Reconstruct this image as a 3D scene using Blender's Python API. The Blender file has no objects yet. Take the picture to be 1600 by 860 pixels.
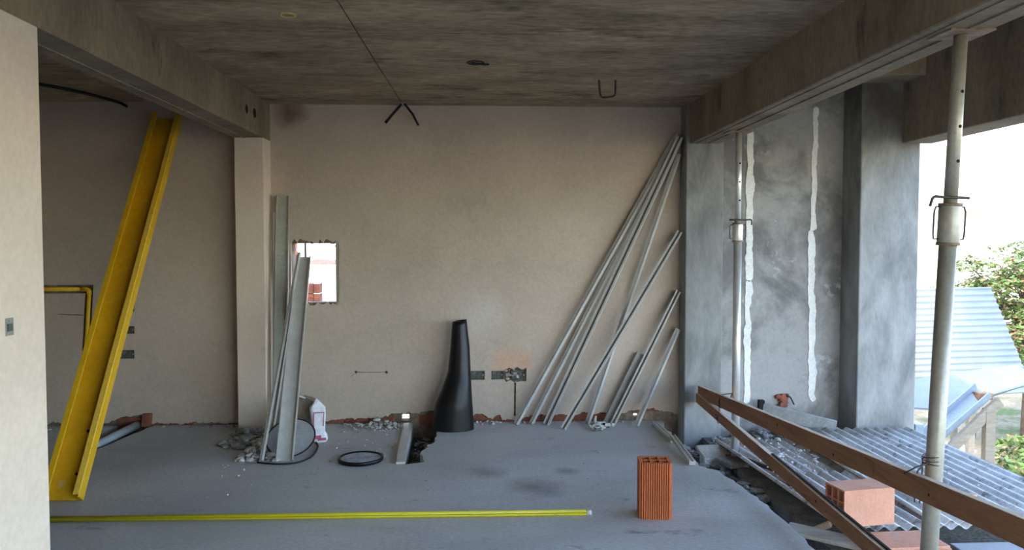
import bpy, math, random
from mathutils import Vector, Matrix, noise as mnoise
from mathutils.geometry import delaunay_2d_cdt

random.seed(7)
scene = bpy.context.scene
COL = scene.collection
R = math.radians

# ------------------------------------------------------------------ camera, sky, sun, exposure
cam_data = bpy.data.cameras.new('camera')
cam_data.sensor_width = 36.0
cam_data.lens = 1180.0 / 1600.0 * 36.0
cam_data.clip_end = 400
cam = bpy.data.objects.new('camera', cam_data)
cam.location = (0, 0, 1.45)
cam.rotation_euler = (R(90 - 2.33), 0, R(-2.43))
COL.objects.link(cam)
scene.camera = cam

world = bpy.data.worlds.new('sky')
scene.world = world
world.use_nodes = True
wn = world.node_tree
wn.nodes.clear()
w_out = wn.nodes.new('ShaderNodeOutputWorld')
w_bg = wn.nodes.new('ShaderNodeBackground')
w_sky = wn.nodes.new('ShaderNodeTexSky')
w_sky.sky_type = 'NISHITA'
w_sky.sun_disc = False
w_sky.sun_elevation = R(46)
w_sky.sun_rotation = R(215)
w_sky.air_density = 1.0
w_sky.dust_density = 0.8
w_sky.ozone_density = 1.0
w_bg.inputs['Strength'].default_value = 0.62
wn.links.new(w_sky.outputs['Color'], w_bg.inputs['Color'])
wn.links.new(w_bg.outputs['Background'], w_out.inputs['Surface'])

sun_data = bpy.data.lights.new('sun', 'SUN')
sun_data.energy = 1.7
sun_data.angle = R(0.6)
sun_data.color = (1.0, 0.93, 0.82)
sun = bpy.data.objects.new('sun', sun_data)
# comes from behind the camera and from the left, so the building shades its own balcony
sun.rotation_euler = Vector((0.50, 0.70, -0.86)).to_track_quat('-Z', 'Y').to_euler()
sun.location = (-10, -14, 18)
COL.objects.link(sun)

scene.view_settings.view_transform = 'Standard'
scene.view_settings.look = 'None'
scene.view_settings.gamma = 1.0
scene.view_settings.exposure = 1.52
scene.view_settings.use_curve_mapping = False


# ------------------------------------------------------------------ materials
def M(name, c1, c2=None, scale=3.0, rough=0.85, bump=0.0, bscale=60.0, stretch=(1, 1, 1), metal=0.0,
      lo=0.35, hi=0.65, spot=None, spot_scale=9.0, spot_lo=0.58, spot_hi=0.66, fine=0.12, alpha=1.0,
      stain=None, spec=0.3, trans=0.0):
    m = bpy.data.materials.new(name)
    m.use_nodes = True
    nt = m.node_tree
    N, L = nt.nodes, nt.links
    b = N['Principled BSDF']
    b.inputs['Roughness'].default_value = rough
    b.inputs['Metallic'].default_value = metal
    b.inputs['Specular IOR Level'].default_value = spec
    if trans:
        b.inputs['Transmission Weight'].default_value = trans
    if c2 is None:
        c2 = tuple(v * 0.8 for v in c1)
    tc = N.new('ShaderNodeTexCoord')
    mp = N.new('ShaderNodeMapping')
    mp.inputs['Scale'].default_value = stretch
    L.new(tc.outputs['Object'], mp.inputs['Vector'])
    n1 = N.new('ShaderNodeTexNoise')
    n1.inputs['Scale'].default_value = scale
    n1.inputs['Detail'].default_value = 7
    n1.inputs['Roughness'].default_value = 0.62
    n1.inputs['Distortion'].default_value = 0.4
    L.new(mp.outputs['Vector'], n1.inputs['Vector'])
    rp = N.new('ShaderNodeValToRGB')
    rp.color_ramp.elements[0].position = lo
    rp.color_ramp.elements[1].position = hi
    rp.color_ramp.elements[0].color = (*c2, 1)
    rp.color_ramp.elements[1].color = (*c1, 1)
    L.new(n1.outputs['Fac'], rp.inputs['Fac'])
    col = rp.outputs['Color']
    if spot:
        n3 = N.new('ShaderNodeTexNoise')
        n3.inputs['Scale'].default_value = spot_scale
        n3.inputs['Detail'].default_value = 5
        n3.inputs['Roughness'].default_value = 0.7
        mp3 = N.new('ShaderNodeMapping')
        mp3.inputs['Location'].default_value = (3.1, 7.7, 1.9)
        mp3.inputs['Scale'].default_value = stretch
        L.new(tc.outputs['Object'], mp3.inputs['Vector'])
        L.new(mp3.outputs['Vector'], n3.inputs['Vector'])
        r3 = N.new('ShaderNodeMapRange')
        r3.inputs['From Min'].default_value = spot_lo
        r3.inputs['From Max'].default_value = spot_hi
        L.new(n3.outputs['Fac'], r3.inputs['Value'])
        mx = N.new('ShaderNodeMix')
        mx.data_type = 'RGBA'
        L.new(r3.outputs['Result'], mx.inputs[0])
        L.new(col, mx.inputs[6])
        mx.inputs[7].default_value = (*spot, 1)
        col = mx.outputs[2]
    for (pos, rad, scol, amt) in (stain or []):
        sub = N.new('ShaderNodeVectorMath')
        sub.operation = 'DISTANCE'
        # wobble the outline of the stain
        wob = N.new('ShaderNodeTexNoise')
        wob.inputs['Scale'].default_value = 6.0
        wob.inputs['Detail'].default_value = 4
        L.new(tc.outputs['Object'], wob.inputs['Vector'])
        ad = N.new('ShaderNodeVectorMath')
        ad.operation = 'MULTIPLY_ADD'
        L.new(wob.outputs['Color'], ad.inputs[0])
        ad.inputs[1].default_value = (rad, rad, rad)
        L.new(tc.outputs['Object'], ad.inputs[2])
        L.new(ad.outputs['Vector'], sub.inputs[0])
        sub.inputs[1].default_value = tuple(p + rad * 0.5 for p in pos)
        mr = N.new('ShaderNodeMapRange')
        mr.inputs['From Min'].default_value = rad
        mr.inputs['From Max'].default_value = rad * 0.2
        mr.inputs['To Max'].default_value = amt
        L.new(sub.outputs['Value'], mr.inputs['Value'])
        mx = N.new('ShaderNodeMix')
        mx.data_type = 'RGBA'
        L.new(mr.outputs['Result'], mx.inputs[0])
        L.new(col, mx.inputs[6])
        mx.inputs[7].default_value = (*scol, 1)
        col = mx.outputs[2]
    n2 = N.new('ShaderNodeTexNoise')
    n2.inputs['Scale'].default_value = bscale
    n2.inputs['Detail'].default_value = 4
    mp2 = N.new('ShaderNodeMapping')
    mp2.inputs['Scale'].default_value = stretch
    L.new(tc.outputs['Object'], mp2.inputs['Vector'])
    L.new(mp2.outputs['Vector'], n2.inputs['Vector'])
    if fine:
        mr = N.new('ShaderNodeMapRange')
        mr.inputs['From Min'].default_value = 0.3
        mr.inputs['From Max'].default_value = 0.7
        mr.inputs['To Min'].default_value = 1.0 - fine
        mr.inputs['To Max'].default_value = 1.0 + fine
        L.new(n2.outputs['Fac'], mr.inputs['Value'])
        mx = N.new('ShaderNodeMix')
        mx.data_type = 'RGBA'
        mx.blend_type = 'MULTIPLY'
        mx.inputs[0].default_value = 1.0
        L.new(col, mx.inputs[6])
        L.new(mr.outputs['Result'], mx.inputs[7])
        col = mx.outputs[2]
    L.new(col, b.inputs['Base Color'])
    if bump:
        bp = N.new('ShaderNodeBump')
        bp.inputs['Strength'].default_value = bump
        bp.inputs['Distance'].default_value = 0.01
        L.new(n2.outputs['Fac'], bp.inputs['Height'])
        L.new(bp.outputs['Normal'], b.inputs['Normal'])
    if alpha < 1:
        b.inputs['Alpha'].default_value = alpha
    return m


MAT = {}
MAT['plaster'] = M('beige_plaster', (0.545, 0.448, 0.368), (0.43, 0.355, 0.292), 0.9, 0.9, 0.25, 45, fine=0.06,
                   lo=0.3, hi=0.7, spot=(0.36, 0.31, 0.27), spot_scale=1.7, spot_lo=0.6, spot_hi=0.85,
                   stain=[((0.20, 6.1, 0.50), 0.16, (0.62, 0.33, 0.20), 0.55),
                          ((0.36, 6.1, 0.50), 0.10, (0.62, 0.30, 0.18), 0.55),
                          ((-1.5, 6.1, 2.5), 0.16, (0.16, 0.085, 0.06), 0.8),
                          ((0.0, 6.1, 0.9), 0.28, (0.60, 0.55, 0.50), 0.5)])
MAT['plaster_pale'] = M('pale_plaster', (0.74, 0.61, 0.50), (0.66, 0.54, 0.445), 1.2, 0.9, 0.2, 40, fine=0.05,
                        spot=(0.40, 0.37, 0.33), spot_scale=4.0, spot_lo=0.66, spot_hi=0.78)
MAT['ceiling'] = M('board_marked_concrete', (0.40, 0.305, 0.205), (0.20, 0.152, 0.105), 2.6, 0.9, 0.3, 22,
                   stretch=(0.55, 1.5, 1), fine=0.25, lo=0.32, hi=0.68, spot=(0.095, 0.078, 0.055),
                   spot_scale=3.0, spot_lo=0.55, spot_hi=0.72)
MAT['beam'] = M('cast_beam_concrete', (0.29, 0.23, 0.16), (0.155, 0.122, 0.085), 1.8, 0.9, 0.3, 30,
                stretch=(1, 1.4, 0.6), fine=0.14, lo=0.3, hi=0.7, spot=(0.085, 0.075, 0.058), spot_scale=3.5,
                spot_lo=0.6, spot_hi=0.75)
MAT['pillar'] = M('grey_pillar_concrete', (0.33, 0.325, 0.31), (0.15, 0.15, 0.145), 2.4, 0.88, 0.2, 35,
                  stretch=(1.5, 1.5, 0.6), fine=0.06, lo=0.33, hi=0.68, spot=(0.14, 0.14, 0.13), spot_scale=3.0,
                  spot_lo=0.58, spot_hi=0.74,
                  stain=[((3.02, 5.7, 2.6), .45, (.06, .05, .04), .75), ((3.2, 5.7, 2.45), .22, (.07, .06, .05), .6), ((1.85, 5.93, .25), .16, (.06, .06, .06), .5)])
MAT['render_grey'] = M('grey_cement_render', (0.315, 0.305, 0.295), (0.165, 0.16, 0.155), 2.6, 0.92, 0.25, 40,
                       fine=0.06, lo=0.40, hi=0.58, spot=(0.42, 0.42, 0.415), spot_scale=3.4, spot_lo=0.60,
                       spot_hi=0.68)
MAT['putty'] = M('white_putty', (0.78, 0.77, 0.74), (0.66, 0.65, 0.62), 6, 0.85, 0.3, 60)
MAT['floor'] = M('cement_screed', (0.56, 0.56, 0.555), (0.43, 0.43, 0.425), 1.3, 0.55, 0.25, 55,
                 stretch=(0.7, 1.3, 1), fine=0.12, lo=0.32, hi=0.68, spot=(0.15, 0.15, 0.15), spot_scale=5.0,
                 spot_lo=0.62, spot_hi=0.76, spec=0.35,
                 stain=[((0.33, 4.45, 0), 0.22, (0.14, 0.14, 0.14), 0.7), ((0.05, 4.75, 0), 0.16, (0.17, 0.17, 0.165), 0.6),
                        ((0.55, 4.75, 0), 0.10, (0.15, 0.15, 0.15), 0.6), ((-.9, 5.4, 0), .5, (.40, .385, .36), .6), ((-2.3, 5.2, 0), .7, (.33, .325, .32), .6), ((1.25, 4.1, 0), .3, (.66, .67, .68), .5)])
MAT['dirt'] = M('dark_dirt', (0.11, 0.095, 0.08), (0.045, 0.04, 0.035), 8, 0.95, 0.8, 40, fine=0.3)
MAT['ledge'] = M('dirty_ledge_concrete', (0.24, 0.235, 0.225), (0.12, 0.115, 0.11), 5, 0.93, 0.6, 50, fine=0.25)
MAT['ledge_pale'] = M('grey_concrete_board', (0.34, 0.345, 0.34), (0.23, 0.235, 0.23), 6, 0.9, 0.3, 50)
MAT['wood_out'] = M('sun_bleached_wood', (0.24, 0.205, 0.16), (0.17, 0.145, 0.11), 6, 0.9, 0.3, 60, stretch=(0.8, 5, 5))
MAT['tile'] = M('pale_tile', (0.46, 0.42, 0.39), (0.36, 0.32, 0.29), 8, 0.85, 0.2, 60)
MAT['brick_core'] = M('old_mortar_core', (0.27, 0.205, 0.155), (0.13, 0.085, 0.062), 9, 0.9, 0.3, 50, fine=0.2)
MAT['clay'] = M('orange_clay', (0.58, 0.175, 0.068), (0.47, 0.135, 0.052), 5, 0.85, 0.15, 90, fine=0.08, spec=0.2)
MAT['clay_pink'] = M('pinkish_clay', (0.60, 0.31, 0.21), (0.52, 0.255, 0.17), 7, 0.88, 0.15, 80, fine=0.08,
                     spot=(0.42, 0.30, 0.25), spot_scale=8, spot_lo=0.58, spot_hi=0.7)
MAT['clay_dark'] = M('red_brick_clay', (0.33, 0.105, 0.06), (0.15, 0.06, 0.042), 12, 0.9, 0.3, 70, fine=0.15)
MAT['rubble'] = M('pale_rubble', (0.60, 0.565, 0.53), (0.33, 0.30, 0.28), 14, 0.95, 0.4, 60, fine=0.2)
MAT['rubble_dark'] = M('grey_rubble', (0.38, 0.37, 0.36), (0.16, 0.155, 0.15), 14, 0.95, 0.4, 60, fine=0.2)
MAT['yellow'] = M('yellow_steel_paint', (0.72, 0.42, 0.012), (0.60, 0.33, 0.01), 3, 0.45, 0.1, 40, fine=0.07,
                  spot=(0.55, 0.42, 0.22), spot_scale=7, spot_lo=0.66, spot_hi=0.74, spec=0.4)
MAT['yellow_worn'] = M('worn_yellow_edge', (0.74, 0.44, 0.02), (0.70, 0.44, 0.07), 6, 0.6, 0.2, 50, fine=0.1)
MAT['yellow_pipe'] = M('yellow_pipe_plastic', (0.60, 0.505, 0.012), (0.56, 0.47, 0.012), 5, 0.4, 0, 40, spec=0.5, fine=0.03)
MAT['olive'] = M('olive_pipe_seam', (0.30, 0.26, 0.02), (0.26, 0.22, 0.02), 5, 0.5, fine=0.03)
MAT['pipe_cap'] = M('whitish_pipe_end', (0.75, 0.74, 0.66), None, 5, 0.6)
MAT['zinc'] = M('galvanised_profile', (0.62, 0.60, 0.57), (0.50, 0.49, 0.47), 6, 0.42, 0.05, 60, metal=0.25, fine=0.06,
                spot=(0.42, 0.41, 0.39), spot_scale=10, spot_lo=0.62, spot_hi=0.74, spec=0.5)
MAT['zinc_dark'] = M('dull_grey_profile_and_slot_shade', (0.30, 0.29, 0.265), (0.23, 0.225, 0.205), 5, 0.6, 0.05, 60, metal=0.2)  # dull grey metal; also painted shade on the webs of slotted profiles
MAT['zinc_green'] = M('dusty_greenish_profile', (0.42, 0.41, 0.35), (0.36, 0.35, 0.30), 4, 0.65, 0.05, 60, metal=0.1)
MAT['sheet'] = M('weathered_corrugated_sheet', (0.64, 0.64, 0.63), (0.42, 0.415, 0.40), 5, 0.7, 0.25, 60, metal=0.1,
                 fine=0.15, spot=(0.20, 0.19, 0.175), spot_scale=9, spot_lo=0.55, spot_hi=0.66)
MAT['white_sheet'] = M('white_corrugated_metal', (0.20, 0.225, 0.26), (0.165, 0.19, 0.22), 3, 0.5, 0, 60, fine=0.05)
MAT['flashing'] = M('pale_blue_gutter_metal', (0.27, 0.33, 0.39), (0.23, 0.28, 0.34), 3, 0.4, 0, 60, metal=0.2)
MAT['wood'] = M('brown_formwork_wood', (0.36, 0.185, 0.095), (0.235, 0.115, 0.06), 5, 0.8, 0.2, 60,
                stretch=(6, 0.6, 6), fine=0.14, spot=(0.14, 0.07, 0.04), spot_scale=3, spot_lo=0.64, spot_hi=0.72)
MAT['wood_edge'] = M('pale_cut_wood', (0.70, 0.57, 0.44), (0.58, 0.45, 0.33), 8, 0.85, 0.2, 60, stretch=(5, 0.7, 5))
MAT['wood_grey'] = M('greyed_wood', (0.42, 0.37, 0.31), (0.30, 0.26, 0.215), 6, 0.9, 0.3, 60, stretch=(0.8, 5, 5))
MAT['prop'] = M('pale_grey_prop_steel', (0.43, 0.41, 0.35), (0.34, 0.32, 0.27), 7, 0.45, 0.1, 60, metal=0.35,
                fine=0.08, spot=(0.30, 0.25, 0.19), spot_scale=12, spot_lo=0.64, spot_hi=0.72, spec=0.5)
MAT['prop_bright'] = M('bright_galvanised_tube', (0.74, 0.73, 0.71), (0.60, 0.595, 0.58), 7, 0.32, 0.05, 60, metal=0.6,
                       fine=0.06, spec=0.5)
MAT['wire'] = M('dark_iron_wire', (0.10, 0.085, 0.075), (0.06, 0.05, 0.045), 20, 0.6, metal=0.4)
MAT['rust'] = M('rusty_plate', (0.33, 0.25, 0.19), (0.22, 0.15, 0.10), 20, 0.8, metal=0.2)
MAT['black'] = M('black_plastic', (0.008, 0.0085, 0.010), (0.005, 0.005, 0.006), 5, 0.36, 0.08, 25, spec=0.28)
MAT['black_rubber'] = M('black_rubber', (0.02, 0.02, 0.022), (0.014, 0.014, 0.015), 8, 0.6)
MAT['void'] = M('dark_hollow', (0.02, 0.018, 0.016), (0.012, 0.011, 0.010), 8, 0.95)
MAT['box_grey'] = M('green_grey_box_plastic', (0.14, 0.15, 0.125), (0.05, 0.05, 0.045), 30, 0.7)
MAT['lid_dust'] = M('cement_dusted_lid', (0.50, 0.515, 0.54), (0.27, 0.28, 0.30), 12, 0.75, 0.3, 60, fine=0.2)
MAT['mesh_grey'] = M('grey_sieve_cloth', (0.40, 0.41, 0.42), (0.32, 0.33, 0.34), 8, 0.7, alpha=0.88)
MAT['paper'] = M('white_bag_paper', (0.76, 0.76, 0.78), (0.62, 0.62, 0.65), 14, 0.8, 0.4, 30)
MAT['kraft'] = M('brown_kraft_paper', (0.27, 0.205, 0.155), (0.20, 0.15, 0.11), 10, 0.85, 0.3, 30)
MAT['red_print'] = M('red_bag_print', (0.48, 0.10, 0.17), (0.40, 0.08, 0.14), 12, 0.8)
MAT['pvc'] = M('blue_grey_pipe', (0.40, 0.44, 0.47), (0.30, 0.33, 0.35), 8, 0.45, spec=0.5)
MAT['rag'] = M('pale_rag_cloth', (0.58, 0.56, 0.51), (0.45, 0.43, 0.39), 16, 0.95, 0.4, 60)
MAT['cable_black'] = M('black_cable', (0.012, 0.013, 0.018), None, 5, 0.5)
MAT['yellow_ring'] = M('pale_yellow_plastic', (0.62, 0.47, 0.16), None, 8, 0.6)
MAT['ground'] = M('dry_yard_ground', (0.24, 0.19, 0.135), (0.13, 0.115, 0.07), 0.7, 0.95, 0.3, 12, fine=0.25,
                  spot=(0.07, 0.095, 0.03), spot_scale=0.6, spot_lo=0.5, spot_hi=0.6)
MAT['white_wall'] = M('white_house_wall', (0.80, 0.79, 0.76), (0.74, 0.73, 0.70), 1, 0.9)
MAT['shutter'] = M('faded_orange_shutter', (0.62, 0.30, 0.20), (0.55, 0.26, 0.17), 3, 0.8)
MAT['leaf'] = M('leaf_green', (0.13, 0.19, 0.045), (0.075, 0.12, 0.03), 3, 0.6, fine=0.3)
MAT['leaf_dry'] = M('dry_leaf', (0.34, 0.22, 0.12), (0.22, 0.15, 0.07), 3, 0.7, fine=0.3)
MAT['bark'] = M('brown_bark', (0.17, 0.12, 0.085), (0.10, 0.07, 0.05), 9, 0.95, 0.5, 40)
MAT['tyre'] = M('black_tyre', (0.02, 0.02, 0.022), None, 9, 0.8)
MAT['rim'] = M('silver_wheel_rim', (0.60, 0.61, 0.62), None, 9, 0.35, metal=0.7)


# ------------------------------------------------------------------ mesh helpers
def V(*a):
    return Vector(a)


def curve(pts, k=5):
    """points of a smooth line through pts"""
    P = [Vector(p) for p in pts]
    P = [2 * P[0] - P[1]] + P + [2 * P[-1] - P[-2]]
    out = []
    for i in range(1, len(P) - 2):
        for j in range(k):
            t = j / k
            a, b, c, d = P[i - 1], P[i], P[i + 1], P[i + 2]
            out.append(.5 * (2 * b + (c - a) * t + (2 * a - 5 * b + 4 * c - d) * t * t + (3 * b - a - 3 * c + d) * t ** 3))
    return out + [P[-2]]


def world_loc(o):
    p = Vector((0, 0, 0))
    while o is not None:
        p += o.location
        o = o.parent
    return p


class MB:
    """collects geometry in world coordinates; build() links it as one mesh object"""

    def __init__(self):
        self.v, self.f, self.mi = [], [], []

    def add(self, verts, faces, mi=0):
        b = len(self.v)
        self.v += [Vector(p) for p in verts]
        self.f += [tuple(i + b for i in f) for f in faces]
        self.mi += [mi] * len(faces)
        return self

    def box(self, x0, x1, y0, y1, z0, z1, mi=0):
        p = [(x0, y0, z0), (x1, y0, z0), (x1, y1, z0), (x0, y1, z0), (x0, y0, z1), (x1, y0, z1), (x1, y1, z1), (x0, y1, z1)]
        return self.add(p, [(3, 2, 1, 0), (4, 5, 6, 7), (0, 1, 5, 4), (1, 2, 6, 5), (2, 3, 7, 6), (3, 0, 4, 7)], mi)

    def frame_box(self, c, ax, ay, az, mi=0):
        """box centred at c with half-axis vectors"""
        c, ax, ay, az = Vector(c), Vector(ax), Vector(ay), Vector(az)
        p = [c + sx * ax + sy * ay + sz * az for sz in (-1, 1) for sx, sy in ((-1, -1), (1, -1), (1, 1), (-1, 1))]
        return self.add(p, [(3, 2, 1, 0), (4, 5, 6, 7), (0, 1, 5, 4), (1, 2, 6, 5), (2, 3, 7, 6), (3, 0, 4, 7)], mi)

    def extrude(self, sec, p0, p1, nrm, mi=0, cap=True):
        """closed 2-D section (u across, n along nrm) swept from p0 to p1"""
        p0, p1 = Vector(p0), Vector(p1)
        a = (p1 - p0).normalized()
        n = Vector(nrm)
        n = (n - a * n.dot(a)).normalized()
        u = n.cross(a).normalized()
        k = len(sec)
        vs = [p0 + u * s[0] + n * s[1] for s in sec] + [p1 + u * s[0] + n * s[1] for s in sec]
        fs = [(i, (i + 1) % k, (i + 1) % k + k, i + k) for i in range(k)]
        if cap:
            fs += [tuple(range(k - 1, -1, -1)), tuple(range(k, 2 * k))]
        return self.add(vs, fs, mi)

    def tube(self, pts, r, n=8, mi=0, cap=True):
        pts = [Vector(p) for p in pts]
        rs = r if isinstance(r, (list, tuple)) else [r] * len(pts)
        d0 = (pts[1] - pts[0]).normalized()
        ref = Vector((0, 0, 1)) if abs(d0.z) < 0.9 else Vector((1, 0, 0))
        u = d0.cross(ref).normalized()
        vs, fs = [], []
        for i, p in enumerate(pts):
            if i == 0:
                d = pts[1] - pts[0]
            elif i == len(pts) - 1:
                d = pts[-1] - pts[-2]
            else:
                d = pts[i + 1] - pts[i - 1]
            d.normalize()
            u = (u - d * u.dot(d)).normalized()
            w = d.cross(u)
            vs += [p + (u * math.cos(2 * math.pi * k / n) + w * math.sin(2 * math.pi * k / n)) * rs[i] for k in range(n)]
        for i in range(len(pts) - 1):
            for k in range(n):
                a, b = i * n + k, i * n + (k + 1) % n
                fs.append((a, b, b + n, a + n))
        if cap:
            fs.append(tuple(range(n - 1, -1, -1)))
            fs.append(tuple(range((len(pts) - 1) * n, len(pts) * n)))
        return self.add(vs, fs, mi)

    def lathe(self, prof, c, n=32, mi=0):
        """(radius, z) profile turned about the vertical through c"""
        c = Vector(c)
        vs, fs = [], []
        for r, z in prof:
            vs += [c + Vector((r * math.cos(2 * math.pi * k / n), r * math.sin(2 * math.pi * k / n), z)) for k in range(n)]
        for i in range(len(prof) - 1):
            for k in range(n):
                a, b = i * n + k, i * n + (k + 1) % n
                fs.append((a, b, b + n, a + n))
        fs.append(tuple(range(n - 1, -1, -1)))
        fs.append(tuple(range((len(prof) - 1) * n, len(prof) * n)))
        return self.add(vs, fs, mi)

    def stone(self, c, r, rnd, flat=0.75, mi=0):
        t = (1 + 5 ** 0.5) / 2
        ico = [(-1, t, 0), (1, t, 0), (-1, -t, 0), (1, -t, 0), (0, -1, t), (0, 1, t), (0, -1, -t), (0, 1, -t), (t, 0, -1), (t, 0, 1), (-t, 0, -1), (-t, 0, 1)]
        fs = [(0, 11, 5), (0, 5, 1), (0, 1, 7), (0, 7, 10), (0, 10, 11), (1, 5, 9), (5, 11, 4), (11, 10, 2), (10, 7, 6), (7, 1, 8),
              (3, 9, 4), (3, 4, 2), (3, 2, 6), (3, 6, 8), (3, 8, 9), (4, 9, 5), (2, 4, 11), (6, 2, 10), (8, 6, 7), (9, 8, 1)]
        q = Matrix.Rotation(rnd.uniform(0, 6.28), 3, Vector((rnd.uniform(-1, 1), rnd.uniform(-1, 1), rnd.uniform(-1, 1) + 0.01)).normalized())
        s = Vector((rnd.uniform(0.7, 1.3), rnd.uniform(0.7, 1.3), rnd.uniform(0.6, 1.0)))
        vs = []
        for p in ico:
            w = q @ (Vector(p).normalized() * r * rnd.uniform(0.75, 1.15))
            vs.append(Vector(c) + Vector((w.x * s.x, w.y * s.y, w.z * s.z * flat)))
        return self.add(vs, fs, mi)

    def build(self, name, mat, parent=None, loc=None, smooth=False, kind=None, label=None):
        me = bpy.data.meshes.new(name)
        base = world_loc(parent) if parent is not None else Vector((0, 0, 0))
        if loc is not None:
            base = Vector(loc)
        me.from_pydata([tuple(p - base) for p in self.v], [], self.f)
        mats = mat if isinstance(mat, (list, tuple)) else [mat]
        for m in mats:
            me.materials.append(MAT[m])
        for p, i in zip(me.polygons, self.mi):
            p.material_index = i
            p.use_smooth = smooth
        me.validate()
        me.update()
        o = bpy.data.objects.new(name, me)
        COL.objects.link(o)
        if parent is not None:
            o.parent = parent
        else:
            o.location = base
        if kind:
            o['kind'] = kind
        if label:
            o['label'] = label
        return o


def tag(o, label, cat=None, group=None, kind=None):
    o['label'] = label
    if cat:
        o['category'] = cat
    if group:
        o['group'] = group
    if kind:
        o['kind'] = kind
    return o


def thing(name, loc, label, cat, group=None):
    o = bpy.data.objects.new(name, None)
    o.empty_display_size = 0.1
    COL.objects.link(o)
    o.location = loc
    return tag(o, label, cat, group)


def struct(name, mb, mat, label, parent=None):
    o = mb.build(name, mat, parent)
    if parent is None:
        tag(o, label, name.replace('_', ' ').split('.')[0].split()[0] if name.startswith(('wall', 'floor', 'ceiling')) else name.split('_')[-1], kind='structure')
    elif label:
        o['label'] = label
    return o


def bevel(o, w=0.004, seg=1):
    md = o.modifiers.new('bevel', 'BEVEL')
    md.width = w
    md.segments = seg
    md.limit_method = 'ANGLE'
    md.angle_limit = R(40)
    return o


def inside(pt, poly):
    x, y = pt
    c = False
    j = len(poly) - 1
    for i in range(len(poly)):
        xi, yi = poly[i]
        xj, yj = poly[j]
        if (yi > y) != (yj > y) and x < (xj - xi) * (y - yi) / (yj - yi) + xi:
            c = not c
        j = i
    return c


def plate(outer, holes, to3, off):
    """flat plate with holes: 2-D loops, mapped to 3-D by to3, thickened by the vector off"""
    pts, edges = [], []
    for loop in [outer] + holes:
        b = len(pts)
        pts += [Vector(p) for p in loop]
        edges += [(b + i, b + (i + 1) % len(loop)) for i in range(len(loop))]
    ov, oe, of = delaunay_2d_cdt(pts, edges, [], 0, 1e-6)[:3]
    mb = MB()
    fs = []
    for f in of:
        c = sum((Vector(ov[i]) for i in f), Vector((0, 0))) / len(f)
        if inside(c, outer) and not any(inside(c, h) for h in holes):
            fs.append(tuple(f))
    off = Vector(off)
    front = [to3(p) for p in ov]
    mb.add(front, fs)
    mb.add([p + off for p in front], [tuple(reversed(f)) for f in fs])
    for loop in [outer] + holes:
        k = len(loop)
        a = [to3(p) for p in loop]
        mb.add(a + [p + off for p in a], [(i, (i + 1) % k, (i + 1) % k + k, i + k) for i in range(k)])
    return mb


def jag(p, q, n, amp, rnd):
    """points from p to q (q left out) wandering sideways by up to amp"""
    p, q = Vector(p), Vector(q)
    d = q - p
    s = Vector((-d.y, d.x)).normalized()
    out = [p]
    for i in range(1, n):
        t = (i + rnd.uniform(-0.3, 0.3)) / n
        out.append(p + d * t + s * rnd.uniform(-amp, amp))
    return out


# ------------------------------------------------------------------ key planes of the place (metres)
YB = 6.10          # face of the back wall
CEIL = 2.56
XL = -1.66         # inner face of left beam and wall
XR = 1.66          # inner face of right beam
FY0 = -2.6         # back of the room behind the camera

rnd = random.Random(3)

# ------------------------------------------------------------------ floor slab with its broken-out channels
fl = []
fl += [(-4.5, FY0), (1.57, FY0)]
fl += [tuple(p) for p in jag((1.57, 0.5), (1.588, 3.46), 18, 0.008, rnd)]
fl += [tuple(p) for p in jag((1.588, 3.46), (1.597, 4.08), 10, 0.010, rnd)]
fl += [tuple(p) for p in jag((1.597, 4.08), (1.525, 4.72), 10, 0.010, rnd)]
fl += [tuple(p) for p in jag((1.525, 4.72), (1.43, 4.83), 4, 0.01, rnd)]
fl += [tuple(p) for p in jag((1.43, 4.83), (1.45, 5.6), 8, 0.012, rnd)]
fl += [tuple(p) for p in jag((1.45, 5.6), (1.50, 6.12), 5, 0.02, rnd)]
fl += [(1.50, 6.12), (-0.345, 6.12)]
# middle channel
fl += [tuple(p) for p in jag((-0.345, 6.10), (-0.33, 5.52), 7, 0.02, rnd)]
fl += [tuple(p) for p in jag((-0.33, 5.52), (-0.41, 5.27), 5, 0.025, rnd)]
fl += [tuple(p) for p in jag((-0.41, 5.27), (-0.37, 5.00), 4, 0.02, rnd)]
fl += [tuple(p) for p in jag((-0.37, 5.00), (-0.50, 4.935), 3, 0.008, rnd)]
fl += [(-0.50, 4.935), (-0.548, 6.12)]
# left channel
fl += [(-2.60, 6.12)]
fl += [tuple(p) for p in jag((-2.63, 6.02), (-2.68, 5.57), 5, 0.012, rnd)]
fl += [tuple(p) for p in jag((-2.68, 5.57), (-2.72, 5.33), 3, 0.01, rnd)]
fl += [(-2.82, 5.27), (-2.93, 5.40), (-2.91, 5.76), (-2.90, 6.12), (-4.5, 6.12)]
fl = [tuple(p) for p in fl]
floor = struct('floor', plate(fl, [], lambda p: Vector((p[0], p[1], 0)), (0, 0, -0.16)), 'floor',
               'blue-grey cement screed floor with broken-out channels by the back wall')
MB().box(-4.5, 1.50, FY0, 6.30, -0.30, -0.13).build('channel_bed', 'dirt', floor)
g = MB()
g.box(1.40, 1.80, FY0, 5.93, -0.34, -0.20)
struct('ledge_channel', g, 'dirt', 'dark dirt channel along the right edge of the floor slab')
g = MB().box(1.78, 3.62, FY0, 5.93, -0.30, -0.10)
struct('balcony_floor', g, 'ledge', 'dirty concrete balcony floor under the corrugated sheets')

# ------------------------------------------------------------------ back wall: clay core, plaster coat, bricks laid bare at its foot
WIN = (-1.508, -1.158, 0.982, 1.458)
H1 = (-0.645, -0.578, 0.004, 0.066)
H2 = (1.262, 1.318, 0.012, 0.055)


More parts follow.
